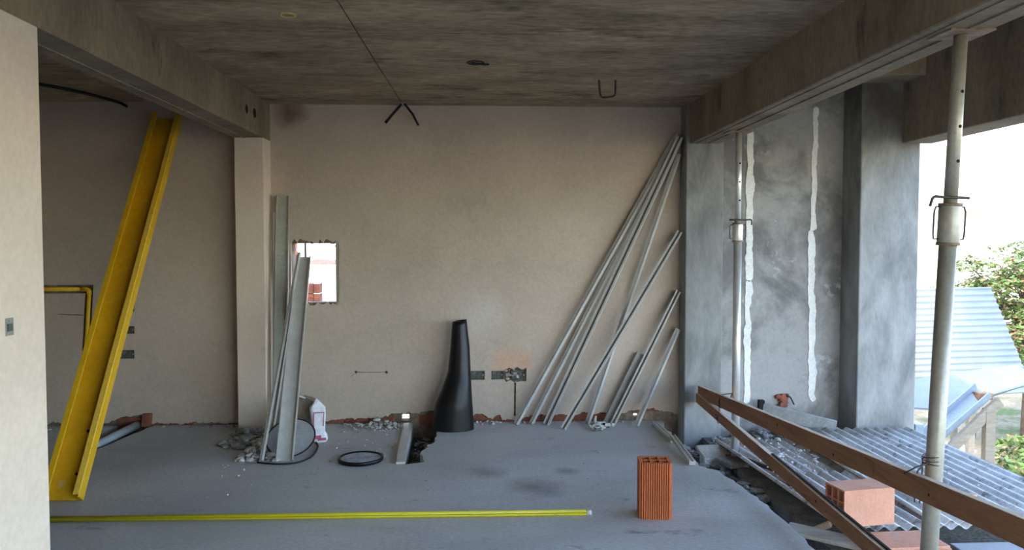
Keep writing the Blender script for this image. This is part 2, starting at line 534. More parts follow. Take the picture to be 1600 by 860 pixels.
def wall_cells(x0, x1, y0, y1, z0, z1, holes):
    xs = sorted({x0, x1, *[h[0] for h in holes], *[h[1] for h in holes]})
    zs = sorted({z0, z1, *[h[2] for h in holes], *[h[3] for h in holes]})
    m = MB()
    for i in range(len(xs) - 1):
        for j in range(len(zs) - 1):
            cx, cz = (xs[i] + xs[i + 1]) / 2, (zs[j] + zs[j + 1]) / 2
            if any(h[0] < cx < h[1] and h[2] < cz < h[3] for h in holes):
                continue
            m.box(xs[i], xs[i + 1], y0, y1, zs[j], zs[j + 1])
    return m


foot = [(-4.5, .02), (-3.5, .03), (-3.2, .05), (-3.05, .03), (-2.93, .05), (-2.86, .10), (-2.75, .115), (-2.66, .095), (-2.62, .03), (-2.45, .02),
        (-2.2, .03), (-2.0, .02), (-1.66, .04), (-1.45, .05), (-1.25, .03), (-1.05, .065), (-0.95, .05), (-0.88, .07), (-0.8, .055), (-0.72, .10),
        (-0.66, .105), (-0.58, .12), (-0.52, .10), (-0.46, .13), (-0.38, .135), (-0.3, .11), (-0.2, .05), (-0.08, .05), (-0.03, .10), (0.02, .085),
        (0.06, .04), (0.10, .05), (0.14, .09), (0.165, .085), (0.18, .02), (0.3, .02), (0.38, .06), (0.46, .085), (0.56, .07), (0.66, .09), (0.74, .06), (0.83, .10), (0.93, .08),
        (1.0, .095), (1.1, .07), (1.2, .10), (1.27, .13), (1.35, .14), (1.45, .135), (1.53, .09), (1.66, .08)]
fz = []
for (xa, za), (xb, zb) in zip(foot[:-1], foot[1:]):
    n = max(1, int((xb - xa) / 0.012))
    for k in range(n):
        t = k / n
        fz.append((xa + (xb - xa) * t, max(0.003, (za + (zb - za) * t) * .74 + .020 * mnoise.noise(Vector((12 * (xa + (xb - xa) * t), 1, 0))) + .014 * mnoise.noise(Vector((37 * (xa + (xb - xa) * t), 5, 0))) + rnd.uniform(-.005, .005))))
fz.append((1.66, .08))
outer = fz + [(1.66, CEIL + 0.02), (-4.5, CEIL + 0.02)]
holes = []
w = []
w += [tuple(p) for p in jag((WIN[0], WIN[2] - 0.008), (WIN[1] + .022, WIN[2] - 0.008), 16, 0.016, rnd)]
w += [tuple(p) for p in jag((WIN[1] + .026, WIN[2] - 0.004), (WIN[1] + .03, WIN[3]), 10, 0.004, rnd)]
w += [tuple(p) for p in jag((WIN[1] + .03, WIN[3] + .012), (WIN[0], WIN[3] + .018), 18, 0.022, rnd)]
w += [(WIN[0], WIN[3])]
holes.append(w)
S1 = [(-0.079, .350), (0.037, .348), (0.037, .424), (-0.079, .423)]
S2 = [(0.090, .350), (0.196, .352), (0.21, .330), (0.245, .345), (0.277, .325), (0.274, .05), (0.289, .05), (0.292, .325), (0.32, .335), (0.375, .334),
      (0.378, .447), (0.34, .43), (0.30, .452), (0.27, .432), (0.235, .447), (0.205, .432), (0.196, .423), (0.090, .422)]
holes += [S1, S2]


def ring(cx, cz, r, n=10):
    return [(cx + r * math.cos(2 * math.pi * k / n), cz + r * math.sin(2 * math.pi * k / n)) for k in range(n)]


holes += [ring(-1.001, .419, .013), ring(-0.757, .416, .013), [(-0.985, .4155), (-0.773, .4145), (-0.773, .4185), (-0.985, .4195)],
          [(-1.045, .378), (-1.013, .404), (-1.016, .407), (-1.048, .381)]]
GAS = [(-3.9, 1.062), (-3.125, 1.062), (-3.16, .60), (-3.095, .60), (-3.055, 1.13), (-3.9, 1.125)]
holes += [GAS, [(-2.818, .738), (-2.745, .738), (-2.745, .80), (-2.818, .80)], [(-2.86, .539), (-2.749, .539), (-2.749, .611), (-2.86, .611)],
          [(-2.80, .915), (-2.741, .915), (-2.741, .97), (-2.80, .97)],
          [(-3.34, .895), (-3.12, .885), (-3.12, .891), (-3.34, .901)]]
holes = [[tuple(p) for p in h] for h in holes]
wall_back = struct('wall_back', plate(outer, holes, lambda p: Vector((p[0], YB, p[1])), (0, 0.024, 0)), 'plaster',
                   'beige plastered back wall with a ragged square opening and crumbled foot')
wall_cells(-4.5, 1.66, YB + 0.030, YB + 0.16, -0.2, CEIL + 0.02, [WIN, H1, H2]).build('brick_core', 'brick_core', wall_back)
# bricks showing where the plaster has come off


def brick_mesh(lx, hz, depth=0.012):
    m = MB()
    m.box(-lx / 2, lx / 2, -depth, 0.004, 0, hz)
    for k in range(3):
        z = hz * (0.2 + 0.27 * k)
        m.box(-lx / 2 + .004, lx / 2 - .004, -depth - .003, -depth, z, z + hz * 0.13)
    return m


proto = None
for row in range(2):
    x = -4.0 + (0.1 if row else 0)
    while x < 1.60:
        zf = max(z for (xx, z) in fz if abs(xx - x) < 0.14)
        z0 = -0.025 + row * 0.1
        blocked = any(h[0] - .10 < x < h[1] + .10 for h in (H1, H2)) and row == 0
        if zf > z0 + 0.03 and not blocked and not (-4.6 < x < -2.95) and not (-2.2 < x < -1.5):
            if proto is None:
                proto = brick_mesh(0.19, 0.088).build('brick', 'clay_dark', None)
                o = proto
            else:
                o = proto.copy()
                COL.objects.link(o)
            o.parent = wall_back
            o.location = (x, YB + 0.029 + rnd.uniform(-.004, .004), z0)
            o.rotation_euler = (0, rnd.uniform(-.01, .01), rnd.uniform(-.02, .02))
        x += 0.20
# broken plaster lip and mortar showing in the sides of the opening
g = MB()
rr = random.Random(5)
for k in range(16):
    x = WIN[0] + (WIN[1] - WIN[0]) * rr.random()
    g.stone((x, YB + 0.03 + rr.random() * .1, WIN[2] - .004), rr.uniform(.008, .018), rr)
for k in range(14):
    x = WIN[0] + (WIN[1] - WIN[0]) * rr.random()
    g.stone((x, YB + 0.01 + rr.random() * .1, WIN[3] + .002), rr.uniform(.008, .018), rr)
for k in range(5):
    g.stone((WIN[1] - .012 + rr.random() * .02, YB + .03 + rr.random() * .08, WIN[3] - .012 - .012 * k), rr.uniform(.010, .018), rr)
g.build('broken_edge', 'rubble', wall_back, kind='stuff')


MB().box(WIN[1] + .001, WIN[1] + .05, YB + .014, YB + .16, WIN[2] - .03, WIN[3] + .03).build('jamb_mortar', 'plaster', wall_back)


# outlet boxes let into the wall
def outlet(x0, x1, z0, z1, label, y=YB, depth=0.024, group='empty outlet boxes in the walls', mat='box_grey'):
    t = thing('outlet_box', ((x0 + x1) / 2, y + depth, z0), label, 'outlet box', group)
    m = MB()
    e = 0.004
    m.box(x0, x1, y + depth - 0.004, y + depth, z0, z1)
    m.box(x0, x0 + e, y + .003, y + depth, z0, z1)
    m.box(x1 - e, x1, y + .003, y + depth, z0, z1)
    m.box(x0, x1, y + .003, y + depth, z0, z0 + e)
    m.box(x0, x1, y + .003, y + depth, z1 - e, z1)
    m.build('box_shell', mat, t)
    zc = (z0 + z1) / 2
    lug = MB()
    lug.tube([(x1 - .012, y + .004, zc), (x1 - .012, y + depth - .002, zc)], 0.006, 8)
    lug.build('screw_lug', 'prop', t)
    lug = MB()
    lug.tube([(x0 + .012, y + .004, zc), (x0 + .012, y + depth - .002, zc)], 0.005, 8)
    lug.build('screw_lug', 'box_grey', t)
    return t


outlet(-0.078, 0.036, .351, .422, 'dark empty outlet box just right of the black roll')
outlet(0.092, 0.190, .353, .421, 'dark empty outlet box left of the roughly cut one')
outlet(0.255, 0.368, .345, .425, 'roughly chased outlet box with mortar and a groove running down')
outlet(-2.817, -2.746, .739, .799, 'upper black outlet box right of the yellow steel channel')
outlet(-2.859, -2.750, .540, .610, 'lower wide outlet box right of the yellow steel channel')
outlet(-2.799, -2.742, .916, .969, 'small black outlet box half hidden behind the yellow channel')
g = MB()
rr = random.Random(8)
for k in range(26):
    g.stone((rr.uniform(.20, .33), YB + .012 + rr.random() * .012, rr.uniform(.345, .43)), rr.uniform(.006, .016), rr)
for k in range(8):
    g.stone((rr.uniform(.26, .30), YB + .018, rr.uniform(.06, .33)), rr.uniform(.005, .009), rr)
g.build('mortar_lumps', 'rubble', wall_back, kind='stuff')
# yellow gas pipe in its chase
t = thing('gas_pipe', (-3.09, YB, .60), 'thin yellow pipe with an elbow set in the alcove wall', 'pipe')
pts = [(-3.9, YB + .006, 1.095), (-3.14, YB + .006, 1.095)]
MB().tube(pts, .016, 10).build('pipe_run', 'yellow', t, smooth=True)
MB().tube([(-3.15, YB + .006, 1.095), (-3.11, YB + .006, 1.093), (-3.094, YB + .006, 1.082), (-3.092, YB + .006, 1.05)], .021, 10).build('elbow', 'yellow', t, smooth=True)
MB().tube([(-3.092, YB + .006, 1.06), (-3.128, YB + .006, .58)], .016, 10).build('pipe_run', 'yellow', t, smooth=True)

# ------------------------------------------------------------------ ceiling with its shuttering-board panels
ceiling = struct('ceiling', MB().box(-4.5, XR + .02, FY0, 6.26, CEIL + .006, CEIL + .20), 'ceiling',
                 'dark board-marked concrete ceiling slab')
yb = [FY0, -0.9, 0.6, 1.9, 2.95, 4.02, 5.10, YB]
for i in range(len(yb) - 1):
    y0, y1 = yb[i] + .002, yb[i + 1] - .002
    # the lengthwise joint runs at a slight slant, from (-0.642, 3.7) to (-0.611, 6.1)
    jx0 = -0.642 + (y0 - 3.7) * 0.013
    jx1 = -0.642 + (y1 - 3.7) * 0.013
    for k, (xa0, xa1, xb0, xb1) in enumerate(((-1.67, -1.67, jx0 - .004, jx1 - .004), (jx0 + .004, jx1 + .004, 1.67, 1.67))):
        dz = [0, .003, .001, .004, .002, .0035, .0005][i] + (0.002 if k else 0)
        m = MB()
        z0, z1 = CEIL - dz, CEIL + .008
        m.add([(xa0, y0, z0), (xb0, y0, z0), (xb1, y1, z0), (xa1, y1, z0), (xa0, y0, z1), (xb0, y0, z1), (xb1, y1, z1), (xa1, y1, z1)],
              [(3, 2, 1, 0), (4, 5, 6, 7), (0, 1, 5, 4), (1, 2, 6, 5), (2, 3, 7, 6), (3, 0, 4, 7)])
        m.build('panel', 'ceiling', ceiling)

# ------------------------------------------------------------------ left wall, beam, column
g = MB().box(-1.88, XL, FY0, 2.95, 0.0, 2.268)
wall_left = struct('wall_left', g, 'plaster_pale', 'pale plastered near wall end at the left edge')
bevel(wall_left, .006, 2)
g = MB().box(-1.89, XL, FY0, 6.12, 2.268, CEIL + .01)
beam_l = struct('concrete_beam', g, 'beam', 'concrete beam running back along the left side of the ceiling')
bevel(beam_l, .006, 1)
MB().box(-1.80, -1.795, FY0 + .1, 5.9, 2.262, 2.27).build('form_ridge', 'beam', beam_l)
for (yy, zz, ry, rz) in ((5.50, 2.415, .030, .033), (5.69, 2.418, .036, .036)):
    m = MB()
    n = 10
    vs = [(XL + .002, yy + ry * math.cos(2 * math.pi * k / n) * (1 + .2 * math.sin(3 * k)), zz + rz * math.sin(2 * math.pi * k / n)) for k in range(n)]
    m.add(vs + [(XL - .04, v[1], v[2]) for v in vs], [tuple(range(n)), tuple(range(2 * n - 1, n - 1, -1))] + [(i, i + n, (i + 1) % n + n, (i + 1) % n) for i in range(n)])
    m.build('sleeve_hole', 'void', beam_l)
g = MB().box(-1.88, XL + .002, 5.90, YB + .004, -.14, 2.27)
col_l = struct('concrete_column', g, 'plaster_pale', 'pale plastered column between the alcove and the back wall')
bevel(col_l, .006, 2)
# switch box in the near wall
t = thing('switch_box', (XL, 2.73, 1.131), 'small grey switch box in the pale near wall', 'switch box')
m = MB()
y0, y1, z0, z1 = 2.706, 2.752, 1.128, 1.19
m.box(XL - .03, XL + .001, y0, y1, z0, z1)
m.build('box_shell', 'zinc_dark', t)
MB().box(XL, XL + .003, y0 + .008, y1 - .008, z0 + .015, z1 - .02).build('inner_plate', 'box_grey', t)
MB().tube([(XL, (y0 + y1) / 2, z1 - .010), (XL + .004, (y0 + y1) / 2, z1 - .010)], .004, 8).build('screw_lug', 'prop', t)
# alcove shell
struct('wall_alcove', MB().box(-4.62, -4.5, FY0, 6.26, -.2, CEIL + .2), 'plaster', 'far side wall of the alcove, out of view')
struct('wall_alcove_front', MB().box(-4.5, -1.88, 0.9, 1.02, 0, CEIL), 'plaster', 'unseen cross wall added to keep light out of the alcove')  # added out of view, stops the alcove getting too bright

struct('wall_rear', MB().box(-1.9, XR, FY0 - .12, FY0, -.2, CEIL + .2), 'plaster_pale', 'unseen wall added behind the camera to shut out light')  # added out of view so that light enters mainly from the right

# ------------------------------------------------------------------ right beam, pillars, end wall, balcony roof
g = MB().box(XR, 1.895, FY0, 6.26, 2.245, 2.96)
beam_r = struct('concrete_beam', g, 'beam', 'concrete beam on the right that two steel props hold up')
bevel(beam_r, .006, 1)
MB().box(1.79, 1.798, FY0 + .1, 5.9, 2.238, 2.247).build('form_ridge', 'beam', beam_r)
MB().box(1.70, 1.704, FY0 + .1, 5.9, 2.240, 2.247).build('form_ridge', 'beam', beam_r)
g = MB().box(1.63, 1.93, 5.93, 6.26, -.3, 2.58)
pil1 = struct('concrete_column', g, 'pillar', 'grey concrete column at the right end of the back wall')
bevel(pil1, .008, 2)
g = MB().box(1.93, 2.95, 5.99, 6.26, -.3, 2.96)
wall_right = struct('wall_right', g, 'render_grey', 'grey cement rendered wall beyond the right beam with white putty streaks')
# putty-filled chases, proud of the render
def putty(xa, xb, za, zb, wid, seed):
    r2 = random.Random(seed)
    L_, R_ = [], []
    n = 70
    for k in range(n + 1):
        t_ = k / n
        z = za + (zb - za) * t_
        cx = xa + (xb - xa) * t_
        nl = mnoise.noise(Vector((seed, z * 5, 0))) * .6 + mnoise.noise(Vector((seed, z * 19, 3))) * .35
        nr = mnoise.noise(Vector((seed + 9, z * 6, 0))) * .6 + mnoise.noise(Vector((seed + 5, z * 23, 3))) * .35
        wl = max(.006, wid * (.5 + .6 * nl))
        wr = max(.006, wid * (.5 + .6 * nr))
        if k in (0, n):
            wl = wr = .006
        L_.append((cx - wl, z))
        R_.append((cx + wr, z))
    poly = L_ + R_[::-1]
    plate(poly, [], lambda p: Vector((p[0], 5.984, p[1])), (0, .008, 0)).build('putty_streak', 'putty', wall_right)


putty(2.158, 2.165, 2.40, 1.15, .055, 11)
putty(2.16, 2.155, 1.16, .16, .05, 14)
putty(2.69, 2.68, 2.55, 1.56, .042, 21)
putty(2.665, 2.70, 1.57, .17, .055, 27)
# broken clay in the foot of that wall
g = MB()
rr = random.Random(12)
for k in range(10):
    g.stone((2.44 + rr.uniform(-.05, .05), 5.975, .17 + rr.uniform(-.03, .05)), rr.uniform(.018, .035), rr)
g.build('broken_clay', 'clay_dark', wall_right, kind='stuff')
m = MB().frame_box((2.455, 5.965, .185), (.028, 0, 0), (0, .012, 0), (.008, 0, .055))
m.build('brick', 'clay_dark', wall_right)
m = MB().tube([(2.47, 5.95, .235), (2.50, 5.94, .215), (2.525, 5.93, .16)], .007, 6)
m.build('cable_stub', 'cable_black', wall_right)

g = MB().box(2.92, 3.385, 5.70, 6.26, -.6, 2.96)
pil2 = struct('concrete_pillar', g, 'pillar', 'wide grey concrete pillar at the outer corner of the balcony')
bevel(pil2, .01, 2)
g = MB().box(3.24, 3.48, FY0, 5.71, 2.225, 2.96)
beam_o = struct('concrete_beam', g, 'beam', 'outer balcony beam reaching the corner pillar from the right')
bevel(beam_o, .006)
g = MB().box(1.895, 3.24, 5.40, 5.705, 2.68, 2.96)
beam_t = struct('concrete_beam', g, 'beam', 'short cross beam above the balcony, between the two long beams')
bevel(beam_t, .006)
struct('balcony_ceiling', MB().box(1.66, 3.6, FY0, 6.26, 2.95, 3.12), 'ceiling', 'dark concrete ceiling above the balcony')

# ------------------------------------------------------------------ corrugated sheets on the balcony
def corrugated(x0, x1, y0, y1, z0, z1, pitch, amp, name, mat, label, group=None, rot=0.0, step=6):
    """ridges along y; z0 at y0, z1 at y1"""
    n = int((x1 - x0) / pitch * step)
    m = MB()
    rows = 7
    cx, cy = (x0 + x1) / 2, (y0 + y1) / 2
    vs = []
    for layer in (0, 1):
        for j in range(rows):
            for i in range(n + 1):
                x = x0 + (x1 - x0) * i / n
                y = y0 + (y1 - y0) * j / (rows - 1)
                z = z0 + (z1 - z0) * j / (rows - 1) + amp * math.sin(2 * math.pi * (x - x0) / pitch) - layer * .003
                z += .006 * mnoise.noise(Vector((x * 1.5, y * 1.5, 2)))
                dx, dy = x - cx, y - cy
                vs.append((cx + dx * math.cos(rot) - dy * math.sin(rot), cy + dx * math.sin(rot) + dy * math.cos(rot), z))
    fs = []
    W = n + 1
    for j in range(rows - 1):
        for i in range(n):
            a = j * W + i
            fs.append((a, a + 1, a + W + 1, a + W))
            b = a + W * rows
            fs.append((b, b + W, b + W + 1, b + 1))
    for i in range(n):
        a, b = i, i + W * rows
        fs.append((a, b, b + 1, a + 1))
        a, b = (rows - 1) * W + i, (rows - 1) * W + i + W * rows
        fs.append((a, a + 1, b + 1, b))
    for j in range(rows - 1):
        a, b = j * W, j * W + W * rows
        fs.append((a, a + W, b + W, b))
        a, b = j * W + n, j * W + n + W * rows
        fs.append((a, b, b + W, a + W))
    m.add(vs, fs)
    o = m.build(name, mat, None, loc=(cx, cy, min(z0, z1)), smooth=True)
    tag(o, label, 'roofing sheet', group)
    return o


corrugated(1.80, 2.62, 3.86, 5.60, .000, -.03, .078, .012, 'corrugated_sheet', 'sheet',
           'rubble-strewn corrugated sheet nearest the floor slab', 'weathered corrugated sheets on the balcony', rot=.035)
corrugated(2.30, 3.28, 3.66, 5.63, .045, .035, .078, .012, 'corrugated_sheet', 'sheet',
           'weathered corrugated sheet reaching to the corner pillar', 'weathered corrugated sheets on the balcony', rot=-.02)
corrugated(1.90, 2.75, 3.64, 4.60, .030, .022, .078, .012, 'corrugated_sheet', 'sheet',
           'short corrugated sheet with the pinkish brick on its end', 'weathered corrugated sheets on the balcony', rot=.03)

# ------------------------------------------------------------------ yellow steel channel leaning in the alcove
pb, pt_ = V(-2.345, 4.30, 0.0), V(-2.42, 6.04, 2.43)
t = thing('steel_channel', pb, 'long yellow painted steel channel leaning on the alcove wall', 'steel beam')
ax = (pt_ - pb).normalized()
cam_dir = (V(0, 0, 1.2) - pb)
front = V(0.10, -1, 0.55)
front = (front - ax * front.dot(ax)).normalized()
uu = front.cross(ax).normalized()
hw, fl_h, tk = .100, .062, .011
lift = ax * 0.008


def seg(u0, u1, n0, n1, name, mat, a=pb + lift, b=pt_):
    m = MB()
    m.extrude([(u0, n0), (u1, n0), (u1, n1), (u0, n1)], a, b, front)
    o = m.build(name, mat, t)
    bevel(o, .003, 2)
    return o


sgn = 1 if uu.x > 0 else -1
seg(-hw, hw, -tk, 0, 'web', 'yellow')
for s_, m_ in ((-1, 'yellow'), (1, 'yellow')):
    u0, u1 = sorted((s_ * hw, s_ * (hw - tk)))
    seg(u0, u1, 0, fl_h, 'flange', m_)
    u0, u1 = sorted((s_ * (hw), s_ * (hw - .034)))
    seg(u0, u1, fl_h, fl_h + tk, 'lip', 'yellow' if s_ * sgn < 0 else 'yellow_worn', a=pb + lift + ax * .012)
for d_ in (.16, .42):
    c_ = pb + ax * d_ + uu * (.03 * sgn)
    MB().tube([c_ - front * .002, c_ + front * .0025], .009, 10).build('bolt_hole', 'void', t)

# yellow pipe lying on the floor
t = thing('yellow_pipe', (-0.9, 3.97, 0), 'long yellow pipe lying across the floor in the foreground', 'pipe')
p0, p1 = V(-2.75, 3.985, .016), V(0.565, 3.965, .016)
MB().tube([p0, p1], .0155, 14).build('pipe_body', 'yellow_pipe', t, smooth=True)
MB().tube([p1, p1 + V(.012, 0, 0)], .0160, 14).build('end_collar', 'zinc_green', t, smooth=True)
MB().tube([p1 + V(.012, 0, 0), p1 + V(.028, 0, 0)], .0135, 14).build('end_cap', 'pipe_cap', t, smooth=True)
MB().tube([p0 + V(0, -.0148, .003), p1 + V(0, -.0148, .003)], .0022, 6).build('seam', 'olive', t)

# ------------------------------------------------------------------ hollow clay bricks
def hollow_brick(name, loc, rotz, w, d, h, nx, ny, mat, label, axis='z', grooves=True, group=None):
    """w x d section with nx x ny cells running along the length h; axis tells where the length points"""
    t = thing(name, loc, label, 'brick', group)
    wall = .009
    xs = [(-w / 2 + (w - wall) * i / nx, -w / 2 + (w - wall) * i / nx + wall) for i in range(nx + 1)]
    ys = [(-d / 2 + (d - wall) * j / ny, -d / 2 + (d - wall) * j / ny + wall) for j in range(ny + 1)]
    m = MB()
    outer_ = [(-w / 2, -d / 2), (w / 2, -d / 2), (w / 2, d / 2), (-w / 2, d / 2)]
    hs = []
    for i in range(nx):
        for j in range(ny):
            x0, x1, y0, y1 = xs[i][1], xs[i + 1][0], ys[j][1], ys[j + 1][0]
            c = .003
            hs.append([(x0 + c, y0), (x1 - c, y0), (x1, y0 + c), (x1, y1 - c), (x1 - c, y1), (x0 + c, y1), (x0, y1 - c), (x0, y0 + c)])
    if axis == 'z':
        to3 = lambda p: Vector((p[0], p[1], h))
        off = (0, 0, -h)
        tr = lambda a, b, c: (a, b, c)
    else:            # length along local x, lying
        to3 = lambda p: Vector((h / 2, p[0], p[1] + d / 2))
        off = (-h, 0, 0)
        tr = lambda a, b, c: (h / 2 - c, a, b + d / 2)
    body = plate(outer_, hs, to3, off)
    parts = [('shell', body, mat)]
    # ribs
    if grooves:
        n = 13
        for side in range(4):
            L_ = w if side % 2 == 0 else d
            k_ = n if side % 2 == 0 else 8
            rb = MB()
            for k in range(k_):
                c0 = -L_ / 2 + L_ * (k + .2) / k_
                c1 = -L_ / 2 + L_ * (k + .8) / k_
                e = .009
                if side == 0:
                    q = (c0, c1, -d / 2 - e, -d / 2)
                elif side == 2:
                    q = (c0, c1, d / 2, d / 2 + e)
                elif side == 1:
                    q = (w / 2, w / 2 + e, c0, c1)
                else:
                    q = (-w / 2 - e, -w / 2, c0, c1)
                vs = [tr(a, b, c) for c in (0, h) for a, b in ((q[0], q[2]), (q[1], q[2]), (q[1], q[3]), (q[0], q[3]))]
                rb.add(vs, [(3, 2, 1, 0), (4, 5, 6, 7), (0, 1, 5, 4), (1, 2, 6, 5), (2, 3, 7, 6), (3, 0, 4, 7)])
            parts.append(('ribbed_face', rb, mat))
    for nm, mb, mt in parts:
        mb.v = [p + Vector(loc) for p in mb.v]
        mb.build(nm, mt, t)
    t.rotation_euler = (0, 0, rotz)
    return t


hollow_brick('hollow_brick', (0.930, 3.955, 0), R(-6), .152, .125, .300, 3, 2, 'clay',
             'orange ribbed hollow brick standing upright on the bare floor')
hollow_brick('hollow_brick', (1.915, 3.690, .052), R(10), .150, .185, .285, 3, 3, 'clay_pink',
             'smooth pinkish hollow brick lying on the end of the corrugated sheets', axis='x', grooves=False)
hollow_brick('hollow_brick', (2.03, 3.46, -.062), R(3), .20, .10, .300, 3, 2, 'clay_pink',
             'pinkish ribbed brick lying flat in front of the smooth brick', axis='x')
hollow_brick('hollow_brick', (2.06, 3.215, -.100), R(5), .20, .10, .300, 3, 2, 'clay_pink',
             'pinkish ribbed brick at the lower edge, beside the near prop', axis='x')
# board that carries the bricks
o = MB().box(1.60, 2.9, 3.40, 3.62, -.100, -.064).build('support_plank', 'wood_grey', None, loc=(2.2, 3.5, -.1))
tag(bevel(o), 'greyed plank lying under the flat pinkish bricks', 'plank')
t = thing('white_box', (2.42, 3.36, -.1), 'white plastic box below the wooden rail by the near prop', 'box')
o = MB().box(2.27, 2.62, 3.28, 3.50, -.100, -.012).build('box_body', 'white_sheet', t)
bevel(o, .012, 3)
o = MB().box(2.262, 2.628, 3.272, 3.508, -.014, .006).build('box_lid', 'white_sheet', t)
bevel(o, .008, 3)

# ------------------------------------------------------------------ galvanised profiles
def profile(name, a, b, w, d, label, face=(0, -1, 0.0), kind='C', mat='zinc', group=None, tk=.0035):
    """channel open towards 'face'; two lips, a web"""
    a, b = Vector(a), Vector(b)
    t = thing(name, a, label, 'metal profile', group)
    if kind == 'C':
        s = [(-w / 2, 0), (w / 2, 0), (w / 2, tk), (-w / 2, tk)]
        MB().extrude(s, a, b, face).build('web', mat, t)
        for q in (-1, 1):
            u0, u1 = sorted((q * w / 2, q * (w / 2 - tk)))
            m = MB().extrude([(u0, tk), (u1, tk), (u1, d), (u0, d)], a, b, face)
            e0, e1 = sorted((q * w / 2, q * (w / 2 - .009)))
            m.extrude([(e0, d), (e1, d), (e1, d + tk), (e0, d + tk)], a, b, face)
            m.build('flange', mat, t)
    elif kind == 'S':    # deep slotted channel: web coloured darker to stand in for shade in the slot
        MB().extrude([(-w / 2, 0), (w / 2, 0), (w / 2, tk), (-w / 2, tk)], a, b, face).build('web', 'zinc_dark', t)
        for q in (-1, 1):
            u0, u1 = sorted((q * w / 2, q * w * .2))
            m = MB().extrude([(u0, tk), (u1, tk), (u1, d + .012), (u0, d + .012)], a, b, face)
            m.build('flange', mat, t)
    else:            # closed box profile with a slot line
        MB().extrude([(-w / 2, 0), (w / 2, 0), (w / 2, d), (-w / 2, d)], a, b, face).build('web', mat, t)
        for q in (-1, 1):
            u0, u1 = sorted((q * w / 2, q * w * .18))
            MB().extrude([(u0, d), (u1, d), (u1, d + .006), (u0, d + .006)], a, b, face).build('flange', mat, t)
    return t


GP = 'galvanised profiles leaning against the right column'
S_ = lambda *p: Vector(p)
profile('metal_profile', S_(.300, 6.030, 0), S_(1.597, 6.058, 2.33), .034, .022, 'longest galvanised profile, leftmost of the bundle leaning right', (-.75, -.65, .3), 'B', group=GP)
profile('metal_profile', S_(.423, 6.045, 0), S_(1.425, 6.066, 1.965), .030, .022, 'galvanised profile ending short between the two longest ones', (-.75, -.65, .3), 'B', group=GP)
profile('metal_profile', S_(.537, 6.02, 0), S_(1.603, 6.012, 2.30), .050, .024, 'long galvanised channel with dark slot, third from the left', (-.35, -.9, .2), 'S', group=GP)
profile('metal_profile', S_(.655, 5.86, 0), S_(1.603, 6.00, 1.545), .044, .020, 'thin slotted profile standing out furthest from the back wall', (-.3, -.9, .2), 'S', group=GP)
profile('metal_profile', S_(.875, 6.030, 0), S_(1.606, 6.040, 2.17), .034, .022, 'steep single profile crossing behind the slotted one', (-.7, -.7, .2), 'B', group=GP)
profile('metal_profile', S_(1.020, 6.04, 0), S_(1.300, 6.06, .565), .062, .020, 'short wide dull grey profile low in the bundle', (0, -1, 0), 'B', 'zinc_dark', group=GP)
profile('metal_profile', S_(1.067, 5.985, 0), S_(1.606, 6.03, 1.068), .040, .020, 'slotted profile leaning beside the short dull grey one', (-.3, -.9, .2), 'S', group=GP)
profile('metal_profile', S_(1.254, 5.935, 0), S_(1.606, 6.02, .762), .034, .022, 'short profile nearest the right column', (-.7, -.7, .2), 'B', group=GP)
# knotted pale rag at their feet
g = MB()
rr = random.Random(4)
for k in range(8):
    c = V(.95 + rr.uniform(-.06, .07), 5.82 + rr.uniform(-.03, .03), .022)
    pts = []
    for j in range(6):
        pts.append(c + V(rr.uniform(-.05, .05), rr.uniform(-.03, .03), rr.uniform(-.006, .028)))
    g.tube(pts, [.007, .013, .015, .013, .014, .006], 7)
g.tube([(.905, 5.84, .02), (.90, 5.85, .07), (.91, 5.86, .10)], [.014, .012, .006], 7)
o = g.build('crumpled_rag', 'rag', None, loc=(.95, 5.82, 0), smooth=True)
tag(o, 'crumpled pale rag on the floor under the leaning profiles', 'rag')
# profile lying along the slab edge at right, in two lengths
GE = 'profiles lying on the floor edge by the right column'
profile('metal_profile', S_(1.397, 5.96, .002), S_(1.408, 5.40, .002), .040, .022, 'galvanised profile on the floor edge, farther length by the column', (0, 0, 1), 'B', group=GE)
profile('metal_profile', S_(1.412, 5.44, .026), S_(1.388, 4.84, .004), .040, .022, 'galvanised profile on the floor edge, nearer length towards the brick', (0, 0, 1), 'B', group=GE)

GL = 'profiles leaning by the ragged opening'
profile('metal_profile', S_(-1.562, 5.90, 0), S_(-1.552, 6.062, 1.835), .100, .024, 'tall dusty grey-green profile standing left of the opening', (.12, -1, .08), 'C', 'zinc_green', GL)
profile('metal_profile', S_(-1.622, 6.00, 0), S_(-1.612, 6.058, 1.70), .028, .020, 'narrow pale profile between the column and the tall one', (.0, -1, .05), 'B', 'zinc', GL)
profile('metal_profile', S_(-1.455, 5.06, 0), S_(-1.425, 6.062, 1.375), .020, .016, 'thin profile farthest left at the foot of the sieve', (-.4, -.9, .3), 'B', 'zinc', GL)
profile('metal_profile', S_(-1.462, 5.27, 0), S_(-1.442, 6.055, 1.26), .020, .016, 'second thin profile between the slanted thin one and the wide channel', (-.3, -.9, .3), 'B', 'zinc', GL)
profile('metal_profile', S_(-1.305, 5.05, 0), S_(-1.398, 6.066, 1.348), .112, .026, 'wide bright galvanised channel leaning into the ragged opening', (.16, -1, .75), 'C', 'zinc', GL)
# pale strip on the edge of the middle channel
t = thing('floor_strip', (-.54, 5.5, 0), 'pale grey strip lying along the broken channel in the floor', 'metal strip')
MB().extrude([(-.030, 0), (.030, 0), (.030, .012), (-.030, .012)], (-.585, 6.06, .001), (-.545, 5.32, .001), (0, 0, 1)).build('strip', 'zinc', t)
MB().extrude([(-.030, 0), (.030, 0), (.030, .014), (-.030, .014)], (-.553, 5.44, .013), (-.524, 4.945, .003), (0, 0, 1)).build('strip', 'zinc', t)

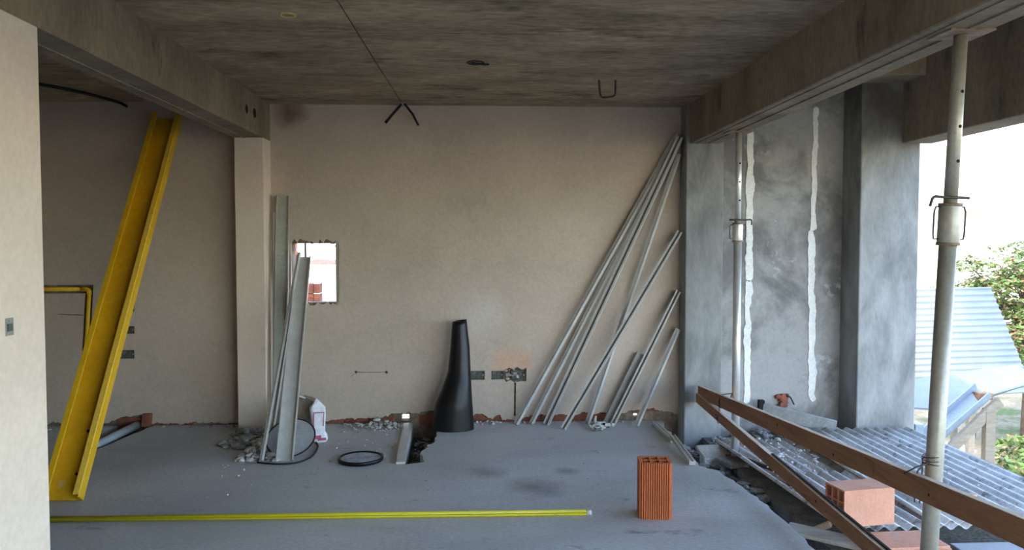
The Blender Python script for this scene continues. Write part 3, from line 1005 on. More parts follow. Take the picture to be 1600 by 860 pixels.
# ------------------------------------------------------------------ sieve, hose, bag, lid, roll
t = thing('round_sieve', (-1.30, 5.14, 0), 'round grey sieve with black rim tilted behind the wide channel', 'sieve')
cx, cy, cz = -1.318, 5.27, .150
un = V(1, 0, 0)
vn = V(-.10, .80, .60).normalized()
vn = (vn - un * vn.dot(un)).normalized()
r_ = .165
n = 40
rim = [V(cx, cy, cz) + un * (r_ * math.cos(2 * math.pi * k / n)) + vn * (r_ * math.sin(2 * math.pi * k / n)) for k in range(n + 1)]
zmin = min(p.z for p in rim)
rim = [p - V(0, 0, zmin - .006) for p in rim]
MB().tube(rim, .005, 6, cap=False).build('rim', 'black_rubber', t, smooth=True)
nn = un.cross(vn).normalized()
m = MB()
m.add([rim[0].lerp(rim[n // 2], .5) + nn * .0] + rim[:-1], [(0, i + 1, (i + 1) % n + 1) for i in range(n)])
m.build('mesh_cloth', 'mesh_grey', t)
g = MB()
hp = [(-1.475, 5.015, .006), (-1.40, 4.985, .006), (-1.30, 4.97, .006), (-1.21, 5.00, .006), (-1.155, 5.10, .006), (-1.145, 5.24, .006), (-1.16, 5.40, .006), (-1.20, 5.52, .006)]
g.tube(curve(hp), .006, 8)
o = g.build('black_hose', 'black_rubber', None, loc=(-1.3, 5.0, 0), smooth=True)
tag(o, 'thin black hose curving on the floor round the foot of the wide channel', 'hose')

# paper bag
t = thing('cement_bag', (-1.19, 5.56, 0), 'white paper bag with red print slumped beside the profiles', 'bag')


def bag_ring(c, w, d, z, tw, n=20):
    out = []
    for k in range(n):
        a = 2 * math.pi * k / n
        ca, sa = math.cos(a), math.sin(a)
        e = .45
        x = w * math.copysign(abs(ca) ** e, ca)
        y = d * math.copysign(abs(sa) ** e, sa)
        x, y = x * math.cos(tw) - y * math.sin(tw), x * math.sin(tw) + y * math.cos(tw)
        j = 1 + .10 * mnoise.noise(Vector((ca * 2, sa * 2, z * 18)))
        out.append(V(c[0] + x * j, c[1] + y * j, z))
    return out


levels = [(0.0, .046, .040, (-1.180, 5.555)), (.02, .056, .048, (-1.178, 5.555)), (.05, .056, .046, (-1.182, 5.558)), (.08, .046, .042, (-1.188, 5.562)),
          (.13, .050, .044, (-1.192, 5.566)), (.19, .055, .042, (-1.196, 5.570)), (.250, .058, .036, (-1.197, 5.572)), (.275, .036, .022, (-1.199, 5.574)), (.298, .017, .010, (-1.203, 5.575)), (.314, .003, .003, (-1.206, 5.575))]
m = MB()
vs, fs = [], []
n = 20
for z, w_, d_, c_ in levels:
    vs += bag_ring(c_, w_, d_, z, R(18))
for i in range(len(levels) - 1):
    for k in range(n):
        a, b = i * n + k, i * n + (k + 1) % n
        fs.append((a, b, b + n, a + n))
fs += [tuple(range(n - 1, -1, -1)), tuple(range((len(levels) - 1) * n, len(levels) * n))]
m.add(vs, fs)
m.build('bag_body', 'paper', t, smooth=True)
# printed red frame lines and blotch on the front face
fd = V(math.sin(R(18)), -math.cos(R(18)), 0)
sd = V(math.cos(R(18)), math.sin(R(18)), 0)
for (sx, z0, z1, wx) in ((-.036, .08, .225, .004), (.036, .12, .225, .003)):
    c_ = V(-1.194, 5.566, 0) + sd * sx + fd * .050
    MB().frame_box(c_ + V(0, 0, (z0 + z1) / 2), sd * wx, fd * .0015, V(.003, 0, (z1 - z0) / 2)).build('red_line', 'red_print', t)
MB().frame_box(V(-1.195, 5.566, .222) + fd * .050, sd * .036, fd * .0015, V(0, 0, .003)).build('red_line', 'red_print', t)
for (sx, z, a, b) in ((-.020, .045, .026, .012), (.012, .028, .03, .009), (-.048, .11, .006, .03)):
    MB().frame_box(V(-1.182, 5.557, z) + sd * sx + fd * .053, sd * a, fd * .0018, V(0, 0, b)).build('red_print_patch', 'red_print', t)
# brown kraft piece behind the bag
t2 = thing('kraft_sack', (-1.30, 5.70, 0), 'brown folded paper sack behind the white bag', 'sack')
m = MB()
prof = [(-1.385, 0), (-1.225, 0), (-1.215, .24), (-1.262, .285), (-1.335, .318), (-1.375, .30)]
m.add([V(x, 5.66 + .03 * (i % 2), z) for i, (x, z) in enumerate(prof)] + [V(x + .01, 5.76 + .02 * (i % 2), z * .96) for i, (x, z) in enumerate(prof)],
      [(0, 1, 2, 3, 4, 5), (11, 10, 9, 8, 7, 6)] + [(i, i + 6, (i + 1) % 6 + 6, (i + 1) % 6) for i in range(6)])
o = m.build('sack_body', 'kraft', t2)
bevel(o, .008, 2)
MB().tube([(-1.345, 5.655, .316), (-1.305, 5.655, .303)], .006, 6).build('torn_edge', 'paper', t2)

# bucket lid
t = thing('bucket_lid', (-.80, 5.045, 0), 'round black bucket lid with cement dust lying on the floor', 'lid')
c = (-.80, 5.045, 0)
MB().lathe([(.138, 0.0), (.148, .004), (.150, .020), (.146, .028), (.138, .028), (.134, .020), (.130, .018)], c, 44).build('rim', 'black', t, smooth=True)
MB().lathe([(.131, .014), (.131, .0195), (.07, .021)], c, 44).build('top', 'lid_dust', t)

# black roll: a rolled sheet, narrow at the top and fanned out at the foot
t = thing('plastic_roll', (-.21, 5.90, 0), 'black plastic sheet roll standing on end against the back wall', 'roll')
m = MB()
NZ, NA = 26, 84
ang_tot = 2 * math.pi * 1.42
vs = []
H = .845
for layer in (0, 1):
    for j in range(NZ + 1):
        s_ = j / NZ
        z = H * s_
        def tab(col):
            T = ((0, -.392, -.043, .115), (.195, -.367, -.055, .112), (.32, -.312, -.0625, .098), (.45, -.262, -.07, .080), (.64, -.241, -.08, .066), (.86, -.225, -.105, .056))
            for q0, q1 in zip(T[:-1], T[1:]):
                if z <= q1[0] + 1e-9:
                    f_ = (z - q0[0]) / (q1[0] - q0[0])
                    return q0[col] + (q1[col] - q0[col]) * f_
            return T[-1][col]
        rx = (tab(2) - tab(1)) / 2
        cxr = (tab(2) + tab(1)) / 2
        ry = tab(3)
        cyr = 6.03 - ry + (-.03) * (1 - s_)
        for i in range(NA + 1):
            a = R(-35) + ang_tot * (1 - i / NA)
            shr = 1 - .16 * max(0, (i / NA) - .0) * 1.0
            q = shr * (1 - layer * .02)
            wob = 1 + .02 * mnoise.noise(Vector((math.cos(a) * 2, math.sin(a) * 2, z * 4)))
            zz = z
            if s_ > .93:
                zz = z + .010 * math.cos(a * 1.0)
            vs.append((cxr + rx * q * wob * math.cos(a), cyr + ry * q * wob * math.sin(a), zz))
W = NA + 1
fs = []
for j in range(NZ):
    for i in range(NA):
        a = j * W + i
        b = a + W * (NZ + 1)
        fs.append((a, a + 1, a + W + 1, a + W))
        fs.append((b, b + W, b + W + 1, b + 1))
for i in range(NA):
    a, b = NZ * W + i, NZ * W + i + W * (NZ + 1)
    fs.append((a, a + 1, b + 1, b))
for j in range(NZ):
    a, b = j * W, j * W + W * (NZ + 1)
    fs.append((a, a + W, b + W, b))
m.add(vs, fs)
m.build('rolled_sheet', 'black', t, smooth=True)
m = MB()
m.lathe([(.036, .80), (.036, .838), (.012, .842)], (-.166, 5.972, 0), 20)
m.build('roll_core', 'black', t, smooth=True)

# pipe in the left channel
t = thing('drain_pipe', (-2.75, 5.6, -.06), 'blue-grey drain pipe lying in the broken channel by the alcove', 'pipe')
MB().tube([(-2.79, 5.32, -.012), (-2.73, 6.14, .010)], .032, 14).build('pipe_body', 'pvc', t, smooth=True)
MB().tube([(-2.789, 5.34, -.012), (-2.783, 5.42, -.010)], .040, 14).build('socket', 'pvc', t, smooth=True)
o = MB().frame_box((-2.655, 6.085, .050), (.035, 0, .0), (0, .02, 0), (.006, 0, .052)).build('brick_stub', 'clay_dark', None, loc=(-2.655, 6.085, 0))
tag(bevel(o), 'broken red brick end beside the drain pipe at the wall foot', 'brick')

# ------------------------------------------------------------------ things on the ceiling
t = thing('ceiling_box', (-.025, 4.638, CEIL), 'dark round junction box in the middle of the ceiling', 'junction box')
cc = (-.025, 4.638, 0)
MB().lathe([(.050, CEIL + .004), (.052, CEIL - .012), (.043, CEIL - .012), (.041, CEIL - .002)], cc, 24).build('ring', 'black_rubber', t, smooth=True)
MB().lathe([(.042, CEIL + .002), (.042, CEIL - .004)], cc, 24).build('recess', 'void', t)
m = MB().tube([(-.05, 4.62, CEIL - .014), (.03, 4.64, CEIL - .018), (.055, 4.655, CEIL - .014)], .006, 6)
m.build('cable_end', 'cable_black', t)
t = thing('ceiling_box', (-.923, 3.732, CEIL), 'pale yellow junction box ring in the ceiling at upper left', 'junction box')
cc = (-.923, 3.732, 0)
MB().lathe([(.040, CEIL + .004), (.040, CEIL - .008), (.032, CEIL - .008), (.031, CEIL)], cc, 24).build('ring', 'yellow_ring', t, smooth=True)
MB().lathe([(.032, CEIL + .002), (.032, CEIL - .004)], cc, 24).build('recess', 'ceiling', t)
# hook of bent bar
g = MB()
pts = [(.800, 5.10, CEIL + .02), (.806, 5.10, CEIL - .06), (.812, 5.10, CEIL - .105), (.822, 5.10, CEIL - .118), (.84, 5.10, CEIL - .121), (.885, 5.10, CEIL - .116),
       (.906, 5.10, CEIL - .108), (.913, 5.10, CEIL - .09), (.914, 5.10, CEIL - .04), (.914, 5.10, CEIL + .02)]
g.tube(curve(pts, 3), .0065, 8)
o = g.build('ceiling_hook', 'wire', None, loc=(.857, 5.10, CEIL), smooth=True)
tag(o, 'bent iron bar hook hanging from the ceiling', 'hook')
# conduit with two tails
t = thing('cable_conduit', (-.605, 6.0, CEIL), 'black cable with two tails hanging where the ceiling meets the wall', 'cable')
MB().tube([(-.606, 6.03, CEIL + .01), (-.606, 6.025, CEIL - .012)], .020, 12).build('sleeve', 'pvc', t, smooth=True)
MB().tube([(-.610, 6.02, CEIL + .0), (-.635, 6.01, CEIL - .035), (-.690, 6.0, CEIL - .10), (-.738, 5.99, CEIL - .160)], [.009, .011, .010, .012], 8).build('cable_tail', 'cable_black', t, smooth=True)
MB().tube([(-.600, 6.02, CEIL + .0), (-.575, 6.01, CEIL - .025), (-.525, 6.0, CEIL - .09), (-.480, 5.99, CEIL - .178)], [.008, .009, .009, .009], 8).build('cable_tail', 'cable_black', t, smooth=True)
# drooping cable on the alcove ceiling
g = MB()
g.tube(curve([(-3.6, 4.6, CEIL - .01), (-3.014, 5.30, CEIL - .02), (-2.84, 5.58, CEIL - .025), (-2.775, 5.95, CEIL - .02), (-2.76, 6.08, CEIL - .03)]), .012, 8)
o = g.build('ceiling_cable', 'cable_black', None, loc=(-2.84, 5.58, CEIL), smooth=True)
tag(o, 'black cable running along the dark alcove ceiling', 'cable')


# ------------------------------------------------------------------ adjustable steel props
def prop(foot, top, r_out, r_in, collar0, collar1, label, mat_out, mat_in, hang):
    foot, top = Vector(foot), Vector(top)
    t = thing('steel_prop', foot, label, 'prop', 'adjustable steel props under the right beam')
    a = (top - foot).normalized()
    L_ = (top - foot).length
    at = lambda z: foot + a * ((z - foot.z) / a.z)
    u = V(1, 0, 0)
    u = (u - a * u.dot(a)).normalized()
    w_ = a.cross(u)
    o = MB().frame_box(foot + V(0, 0, .004), V(.065, 0, 0), V(0, .065, 0), V(0, 0, .004)).build('base_plate', 'rust', t)
    MB().tube([foot + V(0, 0, .006), at(collar0)], r_out, 20).build('outer_tube', mat_out, t, smooth=True)
    inner = MB().tube([at(collar1 - .02), top - V(0, 0, .008)], r_in, 20).build('inner_tube', mat_in, t, smooth=True)
    o = MB().frame_box(top - V(0, 0, .004), V(.085, .0, 0), V(0, .075, 0), V(0, 0, .004)).build('top_plate', 'rust', t)
    MB().tube([at(collar0), at(collar0 + .012), at(collar1 - .012), at(collar1)], [r_out + .003, r_out + .008, r_out + .008, r_out + .004], 20).build('collar', mat_out, t, smooth=True)
    for zc in (collar0 + .006, collar1 - .004):
        MB().tube([at(zc - .006), at(zc + .006)], r_out + .010, 20).build('collar_band', 'rust', t, smooth=True)
    # wire handles on both sides of the collar
    for s in (-1, 1):
        c0, c1 = at(collar0 + .025), at(collar1 - .012)
        b0 = u * s * (r_out + .005)
        b1 = u * s * (r_out + .030)
        MB().tube([c0 + b0, c0 + b1 * .95, c0.lerp(c1, .15) + b1, c0.lerp(c1, .85) + b1, c1 + b1 * .9, c1 + b0], .0035, 6).build('handle', 'wire', t, smooth=True)
    # locking pin: bent rod through the inner tube
    zc = collar1 + .022
    c = at(zc)
    pts = [c + u * .062 + w_ * -.01, c + u * .05 + w_ * -.028, c + u * .01 + w_ * -(r_in + .012), c - u * .05 + w_ * -.036, c - u * .085 + w_ * -.03, c - u * .092 + w_ * -.02 - a * .035]
    if hang < 0:
        pts = [c + (c - p) * 1 + (p - c).dot(w_) * w_ * 2 + ((p - c).dot(a)) * a * 2 for p in pts]
    MB().tube(curve(pts, 4), .0055, 7).build('locking_pin', 'wire', t, smooth=True)
    # pin holes in the inner tube
    z = collar1 + .16
    while z < top.z - .1:
        c = at(z)
        d = V(.18, -1, 0).normalized()
        d = (d - a * d.dot(a)).normalized()
        MB().tube([c + d * (r_in - .003), c + d * (r_in + .0012)], .0065, 10).build('pin_hole', 'void', t)
        z += .13
    return t


p1 = prop((1.752, 2.862, -.20), (1.812, 2.806, 2.245), .0315, .0245, 1.445, 1.605, 'near steel prop with wire handles, tied to the wooden rail', 'prop', 'prop', 1)
d = V(-.25, -1, 0).normalized()
MB().tube([V(1.766, 2.849, .62) + d * .028, V(1.766, 2.849, .62) + d * .034], .010, 10).build('bolt_head', 'rust', p1)
prop((1.828, 5.29, -.10), (1.826, 5.29, 2.245), .0285, .0215, 1.465, 1.600, 'far steel prop standing before the grey column', 'prop_bright', 'prop_bright', -1)


# ------------------------------------------------------------------ wooden guard rails
def rail(a, b, h, tkn, label, knots):
    a, b = Vector(a), Vector(b)
    t = thing('wooden_rail', (a.x, a.y, a.z), label, 'rail', 'wooden guard rails along the slab edge')
    ax_ = (b - a).normalized()
    side = ax_.cross(V(0, 0, 1)).normalized()
    up = side.cross(ax_).normalized()
    o = MB().extrude([(-tkn / 2, -h / 2), (tkn / 2, -h / 2), (tkn / 2, h / 2 - .003), (-tkn / 2, h / 2 - .003)], a, b, up).build('plank', 'wood', t)
    bevel(o, .002)
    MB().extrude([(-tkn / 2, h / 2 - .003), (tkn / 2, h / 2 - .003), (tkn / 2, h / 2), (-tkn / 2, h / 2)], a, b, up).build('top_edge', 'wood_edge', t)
    L_ = (b - a).length
    for (s, zz, rr_) in knots:
        c = a + ax_ * (s * L_) + up * (zz * h)
        q = side if side.x < 0 else -side
        MB().tube([c + q * (tkn / 2 - .001), c + q * (tkn / 2 + .001)], rr_, 8).build('knot', 'clay_dark' if rr_ > .008 else 'void', t)
    return t


up_r = rail((1.738, 5.88, .283), (1.688, 1.95, .575), .094, .026, 'upper brown plank rail tied to the near steel prop', [(.42, .1, .006), (.60, -.2, .007), (.68, .15, .010), (.80, -.1, .006)])
lo_r = rail((1.728, 5.90, .232), (1.672, 2.30, .118), .078, .026, 'lower brown plank rail slanting down to the lower edge', [(.15, 0, .008), (.35, .2, .006), (.62, 0, .007)])
MB().frame_box((1.698, 3.18, .482), (.012, 0, 0), (0, .04, 0), (0, 0, .03)).build('nailed_block', 'wood', up_r)
MB().extrude([(-.006, 0), (.006, 0), (.006, .006), (-.006, .006)], (1.705, 4.3, .223), (1.688, 2.4, .160), (0, 0, 1)).build('gap_shade_strip', 'void', lo_r)  # near-black strip paints in the shaded gap along the lower rail
# iron wire ties
g = MB()
for k in range(3):
    z = .600 + .012 * k
    pts = []
    for j in range(17):
        an = 2 * math.pi * j / 16
        pts.append((1.766 + .036 * math.cos(an), 2.849 + .036 * math.sin(an), z + .006 * math.sin(an + k)))
    g.tube(pts, .0022, 5)
g.tube([(1.735, 2.84, .60), (1.706, 2.845, .565), (1.699, 2.85, .50), (1.700, 2.85, .44), (1.72, 2.85, .435), (1.735, 2.86, .60)], .003, 5)
g.tube([(1.735, 2.83, .60), (1.69, 2.83, .585), (1.672, 2.88, .545)], .003, 5)
g.build('tie_wire', 'wire', up_r)
g = MB()
g.tube([(1.80, 5.28, .385), (1.73, 5.30, .375), (1.712, 5.31, .33), (1.714, 5.31, .275), (1.76, 5.32, .27), (1.80, 5.28, .385)], .004, 5)
g.tube([(1.712, 5.31, .285), (1.715, 5.30, .25), (1.70, 5.32, .20), (1.705, 5.31, .165), (1.74, 5.31, .18)], .004, 5)
g.build('tie_wire', 'wire', up_r)

# ------------------------------------------------------------------ debris on the ledge
t = thing('broken_brick', (1.70, 5.40, -.2), 'pale broken clay tile piece lying at the foot of the grey column', 'brick')
o = MB().frame_box((1.705, 5.40, -.075), (.105, .010, 0), (-.010, .085, .028), (0, -.010, .014)).build('tile_top', 'tile', t)
bevel(o, .005)
o = MB().frame_box((1.705, 5.355, -.125), (.100, .0, 0), (0, .06, 0), (0, 0, .040)).build('clay_block', 'rubble', t)
bevel(o, .008)
o = MB().frame_box((1.80, 5.31, -.130), (.030, .0, 0), (.004, .05, 0), (0, 0, .055)).build('clay_side', 'clay_dark', t)
bevel(o, .006)
t = thing('edge_board', (2.3, 5.85, 0), 'grey board sloping down along the rendered wall to the sheets', 'board')
o = MB().extrude([(-.020, -.05), (.020, -.05), (.020, .045), (-.020, .045)], (2.262, 5.90, .135), (2.72, 5.62, .052), (0, 0, 1)).build('board', 'ledge_pale', t)
MB().frame_box((2.245, 5.905, .150), (.022, 0, 0), (0, .022, 0), (0, 0, .055)).build('dark_end', 'void', t)
o = MB().extrude([(-.07, 0), (.07, 0), (.07, .02), (-.07, .02)], (1.59, 3.80, -.03), (1.90, 3.60, -.05), (0, 0, 1)).build('loose_plank', 'wood_grey', None, loc=(1.75, 3.7, -.05))
tag(bevel(o), 'short greyed plank bridging the dark channel by the slab edge', 'plank')
o = MB().extrude([(-.02, 0), (.02, 0), (.02, .03), (-.02, .03)], (1.66, 3.98, -.19), (1.86, 3.86, -.04), (0, 0, 1)).build('pale_offcut', 'wood_edge', None, loc=(1.7, 3.9, -.19))
tag(bevel(o), 'small pale wood offcut poking out of the dark channel', 'offcut')
g = MB()
g.tube([(1.83, 5.05, -.03), (1.88, 4.80, -.01), (1.90, 4.62, .0), (1.88, 4.45, -.01), (1.93, 4.30, .005)], .014, 7)
o = g.build('black_tarp_strip', 'black_rubber', None, loc=(1.86, 4.8, -.05))
tag(o, 'black rubber strip winding along the edge of the corrugated sheet', 'strip')
o = MB().frame_box((1.805, 5.20, -.085), (.11, .03, 0), (-.03, .09, 0), (0, 0, .018)).build('concrete_slab_piece', 'ledge', None, loc=(1.8, 5.2, -.1))
tag(bevel(o, .006), 'flat grey concrete piece in front of the far prop foot', 'concrete piece')


def rubble(name, mat, spots, label, cat='rubble', seed=1, flat=.75):
    """spots: (x0, x1, y0, y1, z, n, rmin, rmax, heap)"""
    r2 = random.Random(seed)
    m = MB()
    for (x0, x1, y0, y1, z, n_, ra, rb, heap) in spots:
        for k in range(n_):
            x, y = r2.uniform(x0, x1), r2.uniform(y0, y1)
            r3 = ra + (rb - ra) * r2.random() ** 2.5
            u_ = (2 * (x - x0) / (x1 - x0) - 1) if x1 > x0 else 0
            v_ = (2 * (y - y0) / (y1 - y0) - 1) if y1 > y0 else 0
            hz = heap * max(0, 1 - u_ * u_ - v_ * v_) * r2.uniform(.3, 1)
            m.stone((x, y, z + hz + r3 * .35), r3, r2, flat)
    o = m.build(name, mat)
    tag(o, label, cat, kind='stuff')
    return o


rubble('rubble_heap', 'rubble', [(-1.64, -1.34, 5.05, 5.70, 0, 300, .009, .034, .08), (-1.70, -1.45, 5.45, 5.88, 0, 70, .01, .035, .05)],
       'pale broken rubble heaped behind the sieve by the column', seed=2)
rubble('dark_rubble', 'rubble_dark', [(-1.86, -1.60, 5.35, 5.88, 0, 90, .01, .045, .06)],
       'dark earth and rubble at the foot of the pale column', seed=3)
rubble('wall_rubble', 'rubble', [(-1.12, -.62, 5.85, 6.07, 0, 110, .006, .020, .03), (-.90, -.66, 5.93, 6.08, 0, 55, .012, .032, .05), (-1.1, -.6, 5.3, 5.9, 0, 60, .004, .012, 0),
                                  (-.05, .16, 6.02, 6.09, 0, 26, .008, .022, .03), (.30, 1.2, 6.05, 6.09, 0, 30, .006, .016, 0), (-2.6, -1.95, 6.0, 6.09, 0, 30, .005, .014, 0),
                                  (-3.4, -2.95, 5.95, 6.09, 0, 24, .006, .018, 0)],
       'pale plaster crumbs lying along the foot of the back wall', seed=4)
rubble('channel_rubble', 'rubble_dark', [(-.50, -.36, 4.97, 6.05, -.125, 70, .01, .035, .03), (-.42, -.33, 5.05, 5.5, -.06, 16, .015, .035, .03), (-2.9, -2.66, 5.35, 6.05, -.125, 24, .01, .03, 0)],
       'dark broken concrete inside the floor channels', seed=5)
rubble('floor_grit', 'rubble', [(-2.2, -.3, 4.2, 5.6, 0, 60, .002, .008, 0), (-1.9, -1.4, 4.6, 5.0, 0, 16, .004, .013, 0), (-.3, 1.4, 4.0, 5.9, 0, 28, .002, .006, 0), (-1.0, -.6, 4.98, 5.3, 0, 24, .004, .012, 0)],
       'small pale grit scattered over the cement floor', 'grit', seed=6)
rubble('ledge_rubble', 'rubble_dark', [(1.47, 1.80, 4.75, 5.92, -.2, 170, .012, .045, .08), (1.47, 1.62, 5.3, 5.9, -.16, 60, .012, .04, .06), (1.62, 1.80, 3.5, 4.8, -.2, 90, .008, .03, .02), (1.60, 1.82, 4.45, 4.95, -.16, 60, .012, .05, .05),
                                       (1.95, 2.75, 5.65, 5.98, -.1, 90, .012, .04, .08), (1.80, 1.95, 5.0, 5.9, -.1, 60, .01, .035, .04)],
       'grey broken rubble on the ledge beyond the slab edge', seed=7)
rubble('sheet_grit', 'rubble', [(1.86, 2.5, 4.3, 5.5, .003, 420, .004, .016, 0), (1.84, 2.05, 4.0, 4.6, .005, 90, .004, .016, 0), (2.4, 3.1, 4.2, 5.5, .05, 90, .003, .009, 0)],
       'loose grit lying on the corrugated sheets', 'grit', seed=9)
g = MB()
g.frame_box((2.72, 4.02, .062), (.022, .005, 0), (-.004, .016, 0), (0, 0, .006))
o = g.build('brick_chip', 'clay_pink', None, loc=(2.72, 4.02, .055))
tag(o, 'small pink brick chip lying on the corrugated sheet', 'brick chip')

# ------------------------------------------------------------------ outside
struct('yard_ground', MB().box(-40, 60, -30, 90, -2.9, -2.6), 'ground', 'dry yard ground below and beyond the building')
# white corrugated panel, ridges level, leaning back a little
def flat_corrugated(corners, pitch, amp, name, mat, label):
    """corners: bottom-left, bottom-right, top-right, top-left; ridges run left-right"""
    bl, br, tr_, tl = [Vector(c) for c in corners]
    hgt = (tl - bl).length
    n = max(2, int(hgt / pitch * 6))
    nrm = (br - bl).cross(tl - bl).normalized()
    m = MB()
    vs = []
    for k in range(n + 1):
        s = k / n
        o_ = nrm * (amp * math.sin(2 * math.pi * s * hgt / pitch))
        vs += [bl.lerp(tl, s) + o_, br.lerp(tr_, s) + o_, bl.lerp(tl, s) + o_ - nrm * .006, br.lerp(tr_, s) + o_ - nrm * .006]
    fs = []
    for k in range(n):
        a = 4 * k
        fs += [(a, a + 1, a + 5, a + 4), (a + 2, a + 6, a + 7, a + 3), (a, a + 4, a + 6, a + 2), (a + 1, a + 3, a + 7, a + 5)]
    fs += [(0, 2, 3, 1), (4 * n, 4 * n + 1, 4 * n + 3, 4 * n + 2)]
    m.add(vs, fs)
    o = m.build(name, mat, None, loc=(bl + br) / 2, smooth=True)
    tag(o, label, 'metal sheet')
    return o


panel = flat_corrugated([(5.1, 9.8, -.62), (7.46, 9.8, -.55), (7.03, 10.1, .86), (5.1, 10.1, .82)], .085, .012, 'metal_fence', 'white_sheet',
                        'large white corrugated metal panel standing on posts in the yard')
for xp in (5.4, 6.8):
    MB().box(xp, xp + .09, 10.14, 10.22, -2.6, .75).build('post', 'wood_out', panel)
# folded flashing sheet and gutter on a wooden trestle
m = MB()
pts = [(4.60, 8.2, -.36), (5.13, 8.0, -.36), (5.40, 7.9, -.20), (6.10, 7.9, -.01), (6.10, 8.3, .08), (5.25, 8.5, -.07), (4.60, 8.6, -.25)]
m.add(pts + [(x, y, z - .02) for x, y, z in pts], [tuple(range(7)), tuple(range(13, 6, -1))] + [(i, i + 7, (i + 1) % 7 + 7, (i + 1) % 7) for i in range(7)])
o = m.build('flashing_sheet', 'white_sheet', None, loc=(5.3, 8.2, -.36))
tag(o, 'bent white metal sheet resting on the wooden trestle outside', 'metal sheet')
t = thing('trestle', (5.2, 7.5, -2.6), 'pale wooden trestle with slanting board and gutter beyond the pillar', 'trestle')
MB().extrude([(-.02, -.055), (.02, -.055), (.02, .055), (-.02, .055)], (4.70, 7.42, -.72), (5.36, 7.52, -.17), (0, 0, 1)).build('slanting_board', 'wood_out', t)
MB().box(5.19, 5.29, 7.47, 7.54, -2.6, -.24).build('leg', 'wood_out', t)
MB().box(5.13, 5.17, 7.9, 7.96, -2.6, -.30).build('leg', 'wood_out', t)
MB().box(4.70, 4.77, 7.47, 7.54, -2.6, -.66).build('leg', 'wood_out', t)
t = thing('gutter', (4.9, 7.6, -.5), 'pale blue metal gutter lying along the trestle board', 'gutter')
MB().extrude([(-.09, -.01), (.09, -.01), (.09, .10), (.08, .10), (.08, 0), (-.08, 0), (-.08, .10), (-.09, .10)], (4.66, 7.60, -.60), (5.26, 7.62, -.10), (-.5, -.5, .7)).build('channel', 'flashing', t)
MB().box(5.18, 5.33, 7.58, 7.70, -.17, -.10).build('end_block', 'wood', t)
t = thing('wood_block', (4.5, 7.4, -.62), 'short brown wood block with a metal end by the pillar foot', 'wood block')
o = MB().extrude([(-.07, -.03), (.07, -.03), (.07, .03), (-.07, .03)], (3.40, 5.95, -.045), (3.50, 5.93, -.06), (0, 0, 1)).build('block', 'wood', t)
MB().extrude([(-.075, -.05), (.075, -.05), (.075, .05), (-.075, .05)], (3.50, 5.93, -.045), (3.56, 5.92, -.045), (0, 0, 1)).build('metal_end', 'flashing', t)
t.location = (3.6, 5.93, -.1)
for ch in t.children:
    ch.location = V(4.5, 7.4, -.62) - V(3.6, 5.93, -.1)
# concrete wall head behind the sheets that carries that block
struct('parapet', MB().box(3.39, 3.58, 5.72, 6.26, -2.6, -.10), 'ledge', 'low concrete parapet outside the corner pillar')
# wheel
t = thing('wheel', (9.80, 14.6, -2.6), 'small spoked wheel standing in the yard behind the trestle', 'wheel')
wc = V(9.80, 14.6, -2.40)
dr = V(.55, -1, 0).normalized()
sd_ = V(1, .55, 0).normalized()
ringp = [wc + sd_ * (.17 * math.cos(2 * math.pi * k / 28)) + V(0, 0, 1) * (.17 * math.sin(2 * math.pi * k / 28)) for k in range(29)]
MB().tube(ringp, .038, 8, cap=False).build('tyre', 'tyre', t, smooth=True)
ringp = [wc + sd_ * (.125 * math.cos(2 * math.pi * k / 28)) + V(0, 0, 1) * (.125 * math.sin(2 * math.pi * k / 28)) for k in range(29)]
MB().tube(ringp, .014, 6, cap=False).build('rim', 'rim', t, smooth=True)
MB().tube([wc - dr * .05, wc + dr * .05], .035, 12).build('hub', 'rim', t)
for k in range(5):
    a_ = 2 * math.pi * k / 5 + .3
    MB().tube([wc, wc + sd_ * (.125 * math.cos(a_)) + V(0, 0, .125 * math.sin(a_))], .014, 6).build('spoke', 'rim', t)
t = thing('white_crate', (7.94, 12.2, -2.6), 'white crate standing in the yard below the trestle leg', 'crate')
o = MB().box(7.74, 8.14, 12.0, 12.4, -2.6, -1.98).build('crate_body', 'white_wall', t)
bevel(o, .04, 2)
o = MB().box(7.71, 8.17, 11.97, 12.43, -2.0, -1.93).build('crate_lid', 'white_wall', t)
bevel(o, .03, 2)

# white neighbour houses
def house(x0, x1, y0, y1, z1, label, wins):
    t = thing('white_house', ((x0 + x1) / 2, y0, -2.6), label, 'house')
    MB().box(x0, x1, y0, y1, -2.6, z1).build('walls', 'white_wall', t)
    o = MB().box(x0 - .2, x1 + .2, y0 - .2, y1 + .2, z1, z1 + .25).build('roof_edge', 'white_wall', t)
    for (xa, xb, za, zb) in wins:
        f = MB().box(xa, xb, y0 - .03, y0 + .02, za, zb).build('window', 'shutter', t)
        k = 0
        while za + .1 + k * .25 < zb - .05:
            MB().box(xa + .05, xb - .05, y0 - .05, y0 - .03, za + .08 + k * .25, za + .20 + k * .25).build('shutter_slat', 'shutter', f)
            k += 1
    return t


house(9.5, 26, 26, 34, 11.5, 'white house far beyond the yard on the right', [(17.1, 17.9, 2.1, 2.9), (20.5, 21.4, 2.1, 3.0)])
house(-12, 5, 15, 22, 8.5, 'white house seen through the ragged opening', [])
